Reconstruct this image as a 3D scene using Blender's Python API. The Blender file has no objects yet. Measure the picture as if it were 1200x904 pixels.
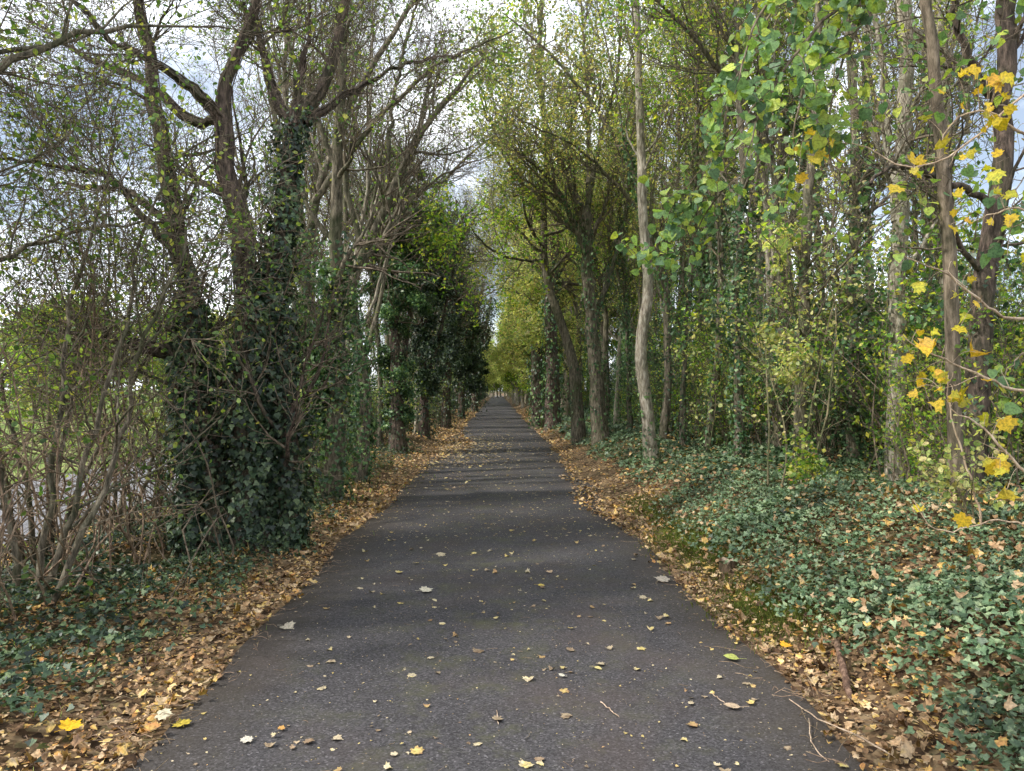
import bpy, math, random
import numpy as np
from mathutils import Vector, Euler, Matrix

random.seed(4)
RG = np.random.default_rng(11)
C = bpy.context.scene.collection
PI = math.pi

# ------------------------------------------------------------------ camera
W_, H_, F_ = 1200.0, 904.0, 867.0
CAM = Vector((0.0, 0.0, 1.6))
ROT = Euler((math.radians(90 + 0.40), 0, math.radians(-1.12)), 'XYZ')
RM = ROT.to_matrix()
cd = bpy.data.cameras.new('camera'); cam = bpy.data.objects.new('camera', cd); C.objects.link(cam)
cam.location = CAM; cam.rotation_euler = ROT
cd.sensor_width = 36; cd.lens = 36 * F_ / W_; cd.clip_end = 3000; cd.clip_start = 0.05
bpy.context.scene.camera = cam

def at(px, py, Y):
    """point of the photograph at distance Y along the path"""
    d = RM @ Vector(((px - W_ / 2) / F_, -(py - H_ / 2) / F_, -1))
    return CAM + d * (Y / d.y)

def sstep(a, b, x):
    t = np.clip((x - a) / (b - a), 0, 1); return t * t * (3 - 2 * t)

def vnoise(x, y, seed=0):
    """smooth value noise, about 0..1"""
    x = np.asarray(x, float); y = np.asarray(y, float)
    xi = np.floor(x).astype(np.int64); yi = np.floor(y).astype(np.int64)
    fx = x - xi; fy = y - yi; fx = fx * fx * (3 - 2 * fx); fy = fy * fy * (3 - 2 * fy)
    def h(a, b):
        v = np.sin(a * 127.1 + b * 311.7 + seed * 74.7) * 43758.5453
        return v - np.floor(v)
    return (h(xi, yi) * (1 - fx) + h(xi + 1, yi) * fx) * (1 - fy) + (h(xi, yi + 1) * (1 - fx) + h(xi + 1, yi + 1) * fx) * fy

def gz(x, y):
    x = np.asarray(x, float); y = np.asarray(y, float)
    r = sstep(1.5, 3.2, x) * 0.50 + sstep(3.2, 9, x) * 0.45 + sstep(9, 40, x) * 0.6
    l = sstep(1.6, 2.6, -x) * 0.12 - sstep(3.4, 5.6, -x) * 0.50 + sstep(16, 60, -x) * 2.0
    m = sstep(1.6, 2.6, np.abs(x))
    n = (vnoise(x * 1.3, y * 1.3, 1) - 0.5) * 0.16 + (vnoise(x * 0.35, y * 0.35, 2) - 0.5) * 0.25
    road = 1 - sstep(5.2, 6.0, -x) * (1 - sstep(10.0, 11.5, -x))
    return r + l + n * m * road

def ground(px, py):
    d = RM @ Vector(((px - W_ / 2) / F_, -(py - H_ / 2) / F_, -1))
    t0, t1 = 0.5, 120.0
    t = t0
    while t < t1:
        p = CAM + d * t
        if p.z < float(gz(p.x, p.y)):
            break
        t += 0.02
    return p

# ------------------------------------------------------------------ mesh store
class MB:
    def __init__(s): s.v = []; s.f = []; s.a = []; s.n = 0
    def add(s, verts, faces, rnd=None):
        verts = np.asarray(verts, np.float32).reshape(-1, 3)
        s.v.append(verts); s.f.append(np.asarray(faces, np.int32) + s.n)
        s.a.append(np.zeros(len(verts), np.float32) if rnd is None else np.asarray(rnd, np.float32).reshape(-1))
        s.n += len(verts)
    def build(s, name, mat, parent=None, smooth=False):
        me = bpy.data.meshes.new(name)
        if s.v:
            v = np.concatenate(s.v); a = np.concatenate(s.a)
            lv = np.concatenate([f.reshape(-1) for f in s.f]).astype(np.int32)
            ls = np.concatenate([np.full(len(f), f.shape[1], np.int32) for f in s.f])
            st = np.zeros(len(ls), np.int32); st[1:] = np.cumsum(ls)[:-1]
            me.vertices.add(len(v)); me.vertices.foreach_set('co', v.reshape(-1))
            me.loops.add(len(lv)); me.loops.foreach_set('vertex_index', lv)
            me.polygons.add(len(ls)); me.polygons.foreach_set('loop_start', st)
            if smooth: me.polygons.foreach_set('use_smooth', np.ones(len(ls), bool))
            me.update(calc_edges=True)
            at_ = me.attributes.new('rnd', 'FLOAT', 'POINT'); at_.data.foreach_set('value', a)
        o = bpy.data.objects.new(name, me); C.objects.link(o)
        me.materials.append(mat)
        if parent is not None: o.parent = parent
        return o

def nrm(v): return v / np.maximum(np.linalg.norm(v, axis=-1, keepdims=True), 1e-9)

def tubes(mb, P, R, k, rnd=None):
    """P (N,M,3) polylines, R (N,M) radii -> k-sided tubes"""
    N, M, _ = P.shape
    T = np.empty_like(P); T[:, 1:-1] = P[:, 2:] - P[:, :-2]; T[:, 0] = P[:, 1] - P[:, 0]; T[:, -1] = P[:, -1] - P[:, -2]
    T = nrm(T)
    D = nrm(P[:, -1] - P[:, 0])
    ref = np.where(np.abs(D[:, 2:3]) < 0.8, np.array([[0, 0, 1.0]]), np.array([[1.0, 0.1, 0]]))
    ref = ref[:, None, :]
    n0 = nrm(ref - T * np.sum(ref * T, -1, keepdims=True)); b0 = np.cross(T, n0)
    ang = np.arange(k) * 2 * PI / k
    V = P[:, :, None, :] + R[:, :, None, None] * (np.cos(ang)[None, None, :, None] * n0[:, :, None, :] + np.sin(ang)[None, None, :, None] * b0[:, :, None, :])
    idx = np.arange(N * M * k).reshape(N, M, k)
    a = idx[:, :-1, :]; b = idx[:, 1:, :]
    F = np.stack([a, np.roll(a, -1, 2), np.roll(b, -1, 2), b], -1).reshape(-1, 4)
    r = np.random.default_rng(N).random(N) if rnd is None else rnd
    mb.add(V.reshape(-1, 3), F, np.repeat(r, M * k))

# leaf outlines (x across, y along from the stalk), unit length about 1
DIAMOND = np.array([(0, 0), (.36, .45), (0, 1), (-.36, .5)], float)
OVAL = np.array([(0, 0), (.27, .2), (.36, .48), (.22, .8), (0, 1), (-.22, .8), (-.36, .48), (-.27, .2)], float)
HEART = np.array([(0, .05), (.24, -.04), (.46, .15), (.48, .4), (.3, .72), (0, 1.05), (-.3, .72), (-.48, .4), (-.46, .15), (-.24, -.04)], float)
IVY = np.array([(0, .1), (.3, 0), (.56, .3), (.28, .5), (0, 1), (-.28, .5), (-.56, .3), (-.3, 0)], float)
_mh = [(.2, -.08), (.45, -.02), (.42, .16), (.68, .30), (.54, .46), (.60, .70), (.35, .64), (.24, .80), (.12, .80)]
MAPLE = np.array([(0, .06)] + _mh + [(0, 1.08)] + [(-a, b) for a, b in _mh[::-1]], float)

def leaves(mb, pos, nor, size, shape, rg, curl=0.25, down=None, rnd=None):
    """flat polygon leaves; down = direction the leaf tip points to (else random)"""
    N = len(pos)
    if N == 0: return
    nor = nrm(nor)
    if down is None:
        t = nrm(np.cross(nor, rg.normal(size=(N, 3))))
    else:
        t = down + rg.normal(size=(N, 3)) * 0.35
        t = nrm(t - nor * np.sum(t * nor, -1, keepdims=True))
    b = np.cross(nor, t)
    K = len(shape)
    x = shape[:, 0][None]; y = shape[:, 1][None]
    sx = rg.uniform(.75, 1.15, (N, 1)); c1 = rg.normal(size=(N, 1)) * curl; c2 = rg.normal(size=(N, 1)) * curl
    z = c1 * (x * x) * 2 + c2 * (y - .5) ** 2 + np.abs(x) * curl * .5
    s = np.broadcast_to(np.asarray(size, float).reshape(-1, 1) if np.ndim(size) else np.full((N, 1), size), (N, 1))
    V = pos[:, None, :] + s[:, :, None] * ((x * sx)[..., None] * b[:, None] + (np.broadcast_to(y, (N, K)))[..., None] * t[:, None] + z[..., None] * nor[:, None])
    F = np.arange(N * K).reshape(N, K)
    r = rg.random(N) if rnd is None else rnd
    mb.add(V.reshape(-1, 3), F, np.clip(np.repeat(r, K) + rg.normal(size=N * K) * .09, 0, 1))

def spline(pts, M, wob=0.0, rg=None):
    """pts [(x,y,z,r)...] -> resampled P (M,3), R (M)"""
    p = np.array(pts, float)
    d = np.r_[0, np.cumsum(np.linalg.norm(np.diff(p[:, :3], axis=0), axis=1))]
    pe = np.vstack([2 * p[0] - p[1], p, 2 * p[-1] - p[-2]])
    out = []
    for s in np.linspace(0, d[-1], M):
        i = min(max(np.searchsorted(d, s, side='right') - 1, 0), len(p) - 2)
        t = (s - d[i]) / max(d[i + 1] - d[i], 1e-6)
        a, b, c, e = pe[i], pe[i + 1], pe[i + 2], pe[i + 3]
        out.append(0.5 * ((2 * b) + (-a + c) * t + (2 * a - 5 * b + 4 * c - e) * t * t + (-a + 3 * b - 3 * c + e) * t ** 3))
    q = np.array(out)
    if wob and rg is not None:
        n = rg.normal(size=(M, 3)) * wob; n[0] = 0; q[:, :3] += n
    return q[:, :3], np.maximum(q[:, 3], .002)

def sample(P, t):
    """P (N,M,3) or (N,M), t (N,K) -> interpolated"""
    N, M = P.shape[:2]
    f = t * (M - 1); i = np.clip(f.astype(int), 0, M - 2); w = f - i
    n = np.arange(N)[:, None]
    if P.ndim == 3: w = w[..., None]
    return P[n, i] * (1 - w) + P[n, i + 1] * w

def spawn(P, R, cnt, t0, t1, length, ang, rg, M=8, wig=0.25, trop=0.12, rr=0.55, taper=0.25, lvar=0.4, bias=None, fall=0.5):
    N = len(P)
    t = rg.uniform(t0, t1, (N, cnt))
    p0 = sample(P, t).reshape(-1, 3); r0 = sample(R, t).reshape(-1)
    e = 0.02
    dirv = nrm(sample(P, np.minimum(t + e, 1)) - sample(P, np.maximum(t - e, 0))).reshape(-1, 3)
    perp = nrm(np.cross(dirv, rg.normal(size=dirv.shape)))
    a = np.radians(rg.normal(ang, ang * .25, len(dirv)))[:, None]
    d = nrm(dirv * np.cos(a) + perp * np.sin(a))
    if bias is not None: d = nrm(d + np.asarray(bias, float))
    L = length * (1 - lvar + 2 * lvar * rg.random(len(d))) * (1 - fall * t.reshape(-1))
    out = np.empty((len(d), M, 3)); out[:, 0] = p0
    for m in range(1, M):
        d = nrm(d + rg.normal(size=d.shape) * wig + np.array([0, 0, trop]))
        out[:, m] = out[:, m - 1] + d * (L / (M - 1))[:, None]
    rs = np.maximum(r0 * rr, .003)
    Rr = rs[:, None] * np.linspace(1, taper, M)[None]
    return out, Rr

# ------------------------------------------------------------------ materials
def nodes(name):
    m = bpy.data.materials.new(name); m.use_nodes = True
    nt = m.node_tree; nt.nodes.clear()
    return m, nt, nt.nodes.new('ShaderNodeOutputMaterial')

def ramp(nt, cols, interp='LINEAR'):
    r = nt.nodes.new('ShaderNodeValToRGB'); r.color_ramp.interpolation = interp
    e = r.color_ramp.elements
    n = len(cols)
    pos = [c[0] if len(c) == 2 and not isinstance(c[0], (list, tuple)) and isinstance(c[1], (list, tuple)) else None for c in cols]
    for i, c in enumerate(cols):
        if pos[i] is None: p, col = i / (n - 1), c
        else: p, col = c
        if i < 2: el = e[i]; el.position = p
        else: el = e.new(p)
        el.color = (*col, 1)
    return r

LIFT = 1.65
def leaf_mat(name, cols, trans=0.35, rough=0.5, gain=1.5, spec=0.5, nscale=1.2, dark=0.45):
    m, nt, out = nodes(name); L = nt.links.new
    a = nt.nodes.new('ShaderNodeAttribute'); a.attribute_name = 'rnd'
    r = ramp(nt, [tuple(min(c * LIFT, .8) for c in q) for q in cols]); L(a.outputs['Fac'], r.inputs[0])
    g = nt.nodes.new('ShaderNodeNewGeometry')
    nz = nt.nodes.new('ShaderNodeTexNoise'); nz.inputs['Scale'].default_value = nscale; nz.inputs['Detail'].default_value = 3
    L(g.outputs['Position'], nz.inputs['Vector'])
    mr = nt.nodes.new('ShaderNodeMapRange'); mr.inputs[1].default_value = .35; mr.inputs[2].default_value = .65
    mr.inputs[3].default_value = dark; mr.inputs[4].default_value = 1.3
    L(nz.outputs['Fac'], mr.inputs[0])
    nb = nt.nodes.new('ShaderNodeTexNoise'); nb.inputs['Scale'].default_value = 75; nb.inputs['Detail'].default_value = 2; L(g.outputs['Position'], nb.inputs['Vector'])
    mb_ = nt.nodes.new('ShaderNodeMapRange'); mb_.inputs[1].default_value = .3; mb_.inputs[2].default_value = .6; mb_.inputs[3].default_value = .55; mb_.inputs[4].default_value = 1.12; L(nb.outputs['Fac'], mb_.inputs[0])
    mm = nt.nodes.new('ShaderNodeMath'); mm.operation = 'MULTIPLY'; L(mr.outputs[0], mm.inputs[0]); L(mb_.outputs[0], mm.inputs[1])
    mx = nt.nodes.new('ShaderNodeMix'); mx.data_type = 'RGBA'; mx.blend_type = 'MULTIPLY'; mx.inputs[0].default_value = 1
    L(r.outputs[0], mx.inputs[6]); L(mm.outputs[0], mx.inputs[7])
    p = nt.nodes.new('ShaderNodeBsdfPrincipled'); p.inputs['Roughness'].default_value = rough
    p.inputs['Specular IOR Level'].default_value = spec
    L(mx.outputs[2], p.inputs['Base Color'])
    if trans > 0:
        tr = nt.nodes.new('ShaderNodeBsdfTranslucent')
        g2 = nt.nodes.new('ShaderNodeMix'); g2.data_type = 'RGBA'; g2.blend_type = 'MULTIPLY'; g2.inputs[0].default_value = 1
        L(mx.outputs[2], g2.inputs[6]); g2.inputs[7].default_value = (gain, gain * 1.05, gain * .5, 1)
        L(g2.outputs[2], tr.inputs['Color'])
        ms = nt.nodes.new('ShaderNodeMixShader'); ms.inputs[0].default_value = trans
        L(p.outputs[0], ms.inputs[1]); L(tr.outputs[0], ms.inputs[2]); L(ms.outputs[0], out.inputs[0])
    else: L(p.outputs[0], out.inputs[0])
    return m

def bark_mat(name, cols, scale=9, green=(.06, .08, .03), gamt=.4, bump=.6):
    m, nt, out = nodes(name); L = nt.links.new
    g = nt.nodes.new('ShaderNodeNewGeometry')
    mp = nt.nodes.new('ShaderNodeMapping'); mp.inputs['Scale'].default_value = (1, 1, .22); L(g.outputs['Position'], mp.inputs[0])
    nz = nt.nodes.new('ShaderNodeTexNoise'); nz.inputs['Scale'].default_value = scale * 3; nz.inputs['Detail'].default_value = 6; nz.inputs['Roughness'].default_value = .7
    L(mp.outputs[0], nz.inputs['Vector'])
    cols = [tuple(min(c * 1.75, .7) for c in q) for q in cols]
    r = ramp(nt, [(.36, cols[0]), (.5, cols[1]), (.64, cols[2])]); L(nz.outputs['Fac'], r.inputs[0])
    n2 = nt.nodes.new('ShaderNodeTexNoise'); n2.inputs['Scale'].default_value = 2.3; n2.inputs['Detail'].default_value = 5; L(g.outputs['Position'], n2.inputs['Vector'])
    r2 = ramp(nt, [(.45, (0, 0, 0)), (.65, (gamt,) * 3)]); L(n2.outputs['Fac'], r2.inputs[0])
    mx = nt.nodes.new('ShaderNodeMix'); mx.data_type = 'RGBA'; L(r2.outputs[0], mx.inputs[0]); L(r.outputs[0], mx.inputs[6]); mx.inputs[7].default_value = (*green, 1)
    p = nt.nodes.new('ShaderNodeBsdfPrincipled'); p.inputs['Roughness'].default_value = .9; p.inputs['Specular IOR Level'].default_value = .25
    L(mx.outputs[2], p.inputs['Base Color'])
    b = nt.nodes.new('ShaderNodeBump'); b.inputs['Strength'].default_value = min(1, bump * 1.6); b.inputs['Distance'].default_value = .03
    L(nz.outputs['Fac'], b.inputs['Height']); L(b.outputs[0], p.inputs['Normal'])
    L(p.outputs[0], out.inputs[0])
    return m

M = {}
M['bark_grey'] = bark_mat('bark_grey', [(.07, .06, .045), (.19, .165, .125), (.34, .31, .25)])
M['bark_dark'] = bark_mat('bark_dark', [(.02, .016, .013), (.06, .045, .036), (.13, .095, .075)])
M['bark_red'] = bark_mat('bark_red', [(.035, .022, .016), (.11, .066, .045), (.2, .13, .09)], gamt=.5)
M['bark_mid'] = bark_mat('bark_mid', [(.03, .028, .02), (.095, .08, .058), (.19, .165, .12)], gamt=.6)
M['twig'] = bark_mat('twig', [(.035, .028, .02), (.09, .07, .05), (.17, .135, .10)], gamt=.2, bump=.1)
M['twig_green'] = bark_mat('twig_green', [(.04, .035, .02), (.1, .085, .05), (.18, .15, .09)], gamt=.7, bump=.1)
M['bramble'] = bark_mat('bramble', [(.05, .035, .025), (.14, .095, .065), (.26, .19, .13)], gamt=.4, bump=.1)
M['twig_pale'] = bark_mat('twig_pale', [(.14, .1, .07), (.27, .2, .14), (.4, .32, .24)], gamt=.1, bump=.1)
M['ivy'] = leaf_mat('ivy', [(.009, .019, .012), (.017, .034, .019), (.029, .056, .028), (.055, .09, .042), (.12, .16, .07)], trans=.15, rough=.46, gain=1.6, spec=.5)  # ivy leaves with deeper shade put into the colour
M['ivy_lit'] = leaf_mat('ivy_lit', [(.02, .045, .022), (.035, .08, .035), (.055, .12, .05), (.09, .16, .06), (.16, .22, .08)], trans=.25, rough=.45, gain=1.7, spec=.5)  # brighter copy of the ivy, with sunlight put into the colour
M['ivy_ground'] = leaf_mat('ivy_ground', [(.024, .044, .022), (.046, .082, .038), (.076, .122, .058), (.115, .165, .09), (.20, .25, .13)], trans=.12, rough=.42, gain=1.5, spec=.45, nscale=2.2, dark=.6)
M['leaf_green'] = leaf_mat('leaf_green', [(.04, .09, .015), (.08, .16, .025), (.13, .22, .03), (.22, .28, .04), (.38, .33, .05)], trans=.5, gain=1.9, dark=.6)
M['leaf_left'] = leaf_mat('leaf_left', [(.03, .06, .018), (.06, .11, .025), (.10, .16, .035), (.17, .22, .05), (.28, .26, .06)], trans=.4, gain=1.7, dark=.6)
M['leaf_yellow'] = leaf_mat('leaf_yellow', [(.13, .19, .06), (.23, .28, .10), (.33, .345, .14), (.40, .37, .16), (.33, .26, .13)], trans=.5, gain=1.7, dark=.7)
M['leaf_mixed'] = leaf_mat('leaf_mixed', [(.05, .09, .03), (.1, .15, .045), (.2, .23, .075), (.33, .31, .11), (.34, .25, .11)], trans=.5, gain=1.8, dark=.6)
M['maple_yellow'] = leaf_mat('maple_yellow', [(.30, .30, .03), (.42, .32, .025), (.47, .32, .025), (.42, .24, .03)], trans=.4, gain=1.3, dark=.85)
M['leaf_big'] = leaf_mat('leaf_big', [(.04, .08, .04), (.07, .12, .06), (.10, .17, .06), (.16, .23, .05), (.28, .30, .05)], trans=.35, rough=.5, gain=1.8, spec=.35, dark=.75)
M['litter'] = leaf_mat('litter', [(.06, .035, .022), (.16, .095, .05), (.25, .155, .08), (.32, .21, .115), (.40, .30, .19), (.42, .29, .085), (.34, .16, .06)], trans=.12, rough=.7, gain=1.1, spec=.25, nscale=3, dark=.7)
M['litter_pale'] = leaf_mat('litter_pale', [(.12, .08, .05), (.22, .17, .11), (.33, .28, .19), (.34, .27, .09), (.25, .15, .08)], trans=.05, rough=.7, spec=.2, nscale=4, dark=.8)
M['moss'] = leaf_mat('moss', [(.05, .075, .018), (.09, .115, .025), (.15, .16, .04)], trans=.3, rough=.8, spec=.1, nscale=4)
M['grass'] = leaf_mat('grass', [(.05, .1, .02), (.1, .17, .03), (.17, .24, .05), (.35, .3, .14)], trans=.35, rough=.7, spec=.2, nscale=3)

def ground_mat():
    m, nt, out = nodes('woodland_soil'); L = nt.links.new
    g = nt.nodes.new('ShaderNodeNewGeometry'); sp = nt.nodes.new('ShaderNodeSeparateXYZ'); L(g.outputs['Position'], sp.inputs[0])
    v = nt.nodes.new('ShaderNodeTexVoronoi'); v.inputs['Scale'].default_value = 22; v.inputs['Randomness'].default_value = 1; L(g.outputs['Position'], v.inputs['Vector'])
    r = ramp(nt, [(.0, (.04, .027, .018)), (.3, (.09, .057, .034)), (.55, (.17, .11, .06)), (.8, (.27, .19, .11)), (1, (.09, .08, .035))])
    sc = nt.nodes.new('ShaderNodeSeparateColor'); L(v.outputs['Color'], sc.inputs[0]); L(sc.outputs[0], r.inputs[0])
    n = nt.nodes.new('ShaderNodeTexNoise'); n.inputs['Scale'].default_value = .9; n.inputs['Detail'].default_value = 6; L(g.outputs['Position'], n.inputs['Vector'])
    r2 = ramp(nt, [(.42, (.03, .02, .012)), (.62, (.045, .06, .02))]); L(n.outputs['Fac'], r2.inputs[0])
    # litter band near the path, darker green-brown soil further away
    ab = nt.nodes.new('ShaderNodeMath'); ab.operation = 'ABSOLUTE'; L(sp.outputs[0], ab.inputs[0])
    ad = nt.nodes.new('ShaderNodeMath'); ad.operation = 'MULTIPLY_ADD'; L(n.outputs['Fac'], ad.inputs[0]); ad.inputs[1].default_value = 3; L(ab.outputs[0], ad.inputs[2])
    mr = nt.nodes.new('ShaderNodeMapRange'); mr.inputs[1].default_value = 3.9; mr.inputs[2].default_value = 5.2; L(ad.outputs[0], mr.inputs[0])
    mx = nt.nodes.new('ShaderNodeMix'); mx.data_type = 'RGBA'; L(mr.outputs[0], mx.inputs[0]); L(r.outputs[0], mx.inputs[6]); L(r2.outputs[0], mx.inputs[7])
    # bright open grass beyond the road on the left
    ml = nt.nodes.new('ShaderNodeMapRange'); ml.inputs[1].default_value = -9.8; ml.inputs[2].default_value = -10.6; L(sp.outputs[0], ml.inputs[0])
    gr = ramp(nt, [(.3, (.09, .14, .04)), (.5, (.17, .23, .06)), (.65, (.30, .33, .12))]); L(n.outputs['Fac'], gr.inputs[0])
    mx2 = nt.nodes.new('ShaderNodeMix'); mx2.data_type = 'RGBA'; L(ml.outputs[0], mx2.inputs[0]); L(mx.outputs[2], mx2.inputs[6]); L(gr.outputs[0], mx2.inputs[7])
    p = nt.nodes.new('ShaderNodeBsdfPrincipled'); p.inputs['Roughness'].default_value = .95; p.inputs['Specular IOR Level'].default_value = .1
    L(mx2.outputs[2], p.inputs['Base Color'])
    b = nt.nodes.new('ShaderNodeBump'); b.inputs['Strength'].default_value = .7; b.inputs['Distance'].default_value = .03
    L(sc.outputs[1], b.inputs['Height']); L(b.outputs[0], p.inputs['Normal']); L(p.outputs[0], out.inputs[0])
    return m

def asphalt_mat(name, base, moss=True):
    m, nt, out = nodes(name); L = nt.links.new
    g = nt.nodes.new('ShaderNodeNewGeometry')
    v = nt.nodes.new('ShaderNodeTexVoronoi'); v.inputs['Scale'].default_value = 115; L(g.outputs['Position'], v.inputs['Vector'])
    sc = nt.nodes.new('ShaderNodeSeparateColor'); L(v.outputs['Color'], sc.inputs[0])
    b_ = np.array(base)
    r = ramp(nt, [(.0, tuple(b_ * .5)), (.45, tuple(b_ * .9)), (.8, tuple(b_ * 1.2)), (.95, tuple(b_ * 1.6)), (1, tuple(b_ * 2.6))]); L(sc.outputs[0], r.inputs[0])
    n = nt.nodes.new('ShaderNodeTexNoise'); n.inputs['Scale'].default_value = .8; n.inputs['Detail'].default_value = 7; n.inputs['Roughness'].default_value = .65; L(g.outputs['Position'], n.inputs['Vector'])
    r1 = ramp(nt, [(.3, (.78, .77, .78)), (.7, (1.2, 1.17, 1.14))]); L(n.outputs['Fac'], r1.inputs[0])
    mx = nt.nodes.new('ShaderNodeMix'); mx.data_type = 'RGBA'; mx.blend_type = 'MULTIPLY'; mx.inputs[0].default_value = 1
    L(r.outputs[0], mx.inputs[6]); L(r1.outputs[0], mx.inputs[7]); last = mx.outputs[2]
    if moss:
        n2 = nt.nodes.new('ShaderNodeTexNoise'); n2.inputs['Scale'].default_value = 3.1; n2.inputs['Detail'].default_value = 8; n2.inputs['Roughness'].default_value = .75; L(g.outputs['Position'], n2.inputs['Vector'])
        r2 = ramp(nt, [(.50, (0, 0, 0)), (.66, (.75, .75, .75))]); L(n2.outputs['Fac'], r2.inputs[0])
        sp = nt.nodes.new('ShaderNodeSeparateXYZ'); L(g.outputs['Position'], sp.inputs[0])
        ab = nt.nodes.new('ShaderNodeMath'); ab.operation = 'ABSOLUTE'; L(sp.outputs[0], ab.inputs[0])
        mr = nt.nodes.new('ShaderNodeMapRange'); mr.inputs[1].default_value = 1.3; mr.inputs[2].default_value = .1; mr.inputs[3].default_value = .25; L(ab.outputs[0], mr.inputs[0])
        mu = nt.nodes.new('ShaderNodeMath'); mu.operation = 'MULTIPLY'; L(r2.outputs[0], mu.inputs[0]); L(mr.outputs[0], mu.inputs[1])
        m2 = nt.nodes.new('ShaderNodeMix'); m2.data_type = 'RGBA'; L(mu.outputs[0], m2.inputs[0]); L(last, m2.inputs[6]); m2.inputs[7].default_value = (.092, .092, .05, 1)
        # brown stain of rotted leaves
        n3 = nt.nodes.new('ShaderNodeTexNoise'); n3.inputs['Scale'].default_value = 1.7; n3.inputs['Detail'].default_value = 6; n3.noise_dimensions = '3D'
        mp = nt.nodes.new('ShaderNodeMapping'); mp.inputs['Location'].default_value = (9, 4, 2); L(g.outputs['Position'], mp.inputs[0]); L(mp.outputs[0], n3.inputs['Vector'])
        r3 = ramp(nt, [(.5, (0, 0, 0)), (.7, (.4, .4, .4))]); L(n3.outputs['Fac'], r3.inputs[0])
        m3 = nt.nodes.new('ShaderNodeMix'); m3.data_type = 'RGBA'; L(r3.outputs[0], m3.inputs[0]); L(m2.outputs[2], m3.inputs[6]); m3.inputs[7].default_value = (.082, .062, .055, 1)
        md = nt.nodes.new('ShaderNodeMapRange'); md.inputs[1].default_value = 1.05; md.inputs[2].default_value = 1.6; md.inputs[4].default_value = 1.5; L(ab.outputs[0], md.inputs[0])
        me_ = nt.nodes.new('ShaderNodeMath'); me_.operation = 'MULTIPLY'; me_.use_clamp = True; L(md.outputs[0], me_.inputs[0]); L(n2.outputs['Fac'], me_.inputs[1])
        m4 = nt.nodes.new('ShaderNodeMix'); m4.data_type = 'RGBA'; L(me_.outputs[0], m4.inputs[0]); L(m3.outputs[2], m4.inputs[6]); m4.inputs[7].default_value = (.06, .048, .035, 1)
        last = m4.outputs[2]
    p = nt.nodes.new('ShaderNodeBsdfPrincipled'); p.inputs['Roughness'].default_value = .85; p.inputs['Specular IOR Level'].default_value = .25
    L(last, p.inputs['Base Color'])
    b = nt.nodes.new('ShaderNodeBump'); b.inputs['Strength'].default_value = .8; b.inputs['Distance'].default_value = .006
    L(sc.outputs[1], b.inputs['Height']); L(b.outputs[0], p.inputs['Normal']); L(p.outputs[0], out.inputs[0])
    return m

M['ground'] = ground_mat()
M['asphalt'] = asphalt_mat('path_asphalt', (.067, .064, .067))
M['road'] = asphalt_mat('road_asphalt', (.22, .22, .23), moss=False)

def simple(name, col, rough=.8, metal=0):
    m, nt, out = nodes(name); L = nt.links.new
    g = nt.nodes.new('ShaderNodeNewGeometry'); n = nt.nodes.new('ShaderNodeTexNoise'); n.inputs['Scale'].default_value = 14; n.inputs['Detail'].default_value = 5
    L(g.outputs['Position'], n.inputs['Vector'])
    r = ramp(nt, [(.3, tuple(c * .6 for c in col)), (.7, tuple(c * 1.3 for c in col))]); L(n.outputs['Fac'], r.inputs[0])
    p = nt.nodes.new('ShaderNodeBsdfPrincipled'); p.inputs['Roughness'].default_value = rough; p.inputs['Metallic'].default_value = metal
    L(r.outputs[0], p.inputs['Base Color']); L(p.outputs[0], out.inputs[0]); return m
M['post'] = simple('fence_wood', (.06, .05, .04)); M['wire'] = simple('galvanised_wire', (.25, .26, .26), .5, .6)

# ------------------------------------------------------------------ tagging
def tag(o, label=None, cat=None, group=None, kind=None):
    if label: o['label'] = label
    if cat: o['category'] = cat
    if group: o['group'] = group
    if kind: o['kind'] = kind
    return o
def empty(name, loc):
    o = bpy.data.objects.new(name, None); o.location = loc; C.objects.link(o); return o
def reroot(root):
    """children were built in world space: keep them there under the thing's Empty"""
    bpy_inv = Matrix.Translation(root.location).inverted()
    for ch in [o for o in C.objects if o.parent == root]:
        ch.matrix_parent_inverse = bpy_inv
def copy_tree(root, loc, rz, s):
    r = root.copy(); C.objects.link(r); r.location = loc; r.rotation_euler = (0, 0, rz); r.scale = (s, s, s)
    for ch in KIDS[root.name]:
        c = ch.copy(); C.objects.link(c); c.parent = r
    return r
KIDS = {}

# ------------------------------------------------------------------ ground, path, road
def axis(lo, hi, near, n):
    t = np.linspace(-1, 1, n); return t
xs = np.unique(np.concatenate([np.linspace(-9, 9, 121), -9 - np.geomspace(.3, 900, 34), 9 + np.geomspace(.3, 900, 34)]))
ys = np.unique(np.concatenate([np.linspace(-6, 40, 230), 40 + np.geomspace(.4, 1500, 60), -6 - np.geomspace(.5, 300, 16)]))
X, Y = np.meshgrid(xs, ys)
Z = gz(X, Y)
mb = MB(); nx, ny = len(xs), len(ys)
i = np.arange(nx * ny).reshape(ny, nx)
mb.add(np.stack([X, Y, Z], -1), np.stack([i[:-1, :-1], i[:-1, 1:], i[1:, 1:], i[1:, :-1]], -1).reshape(-1, 4))
g_ = mb.build('ground', M['ground'], smooth=True); tag(g_, 'brown woodland soil and open grass either side of the path', 'ground', kind='structure')

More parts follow.
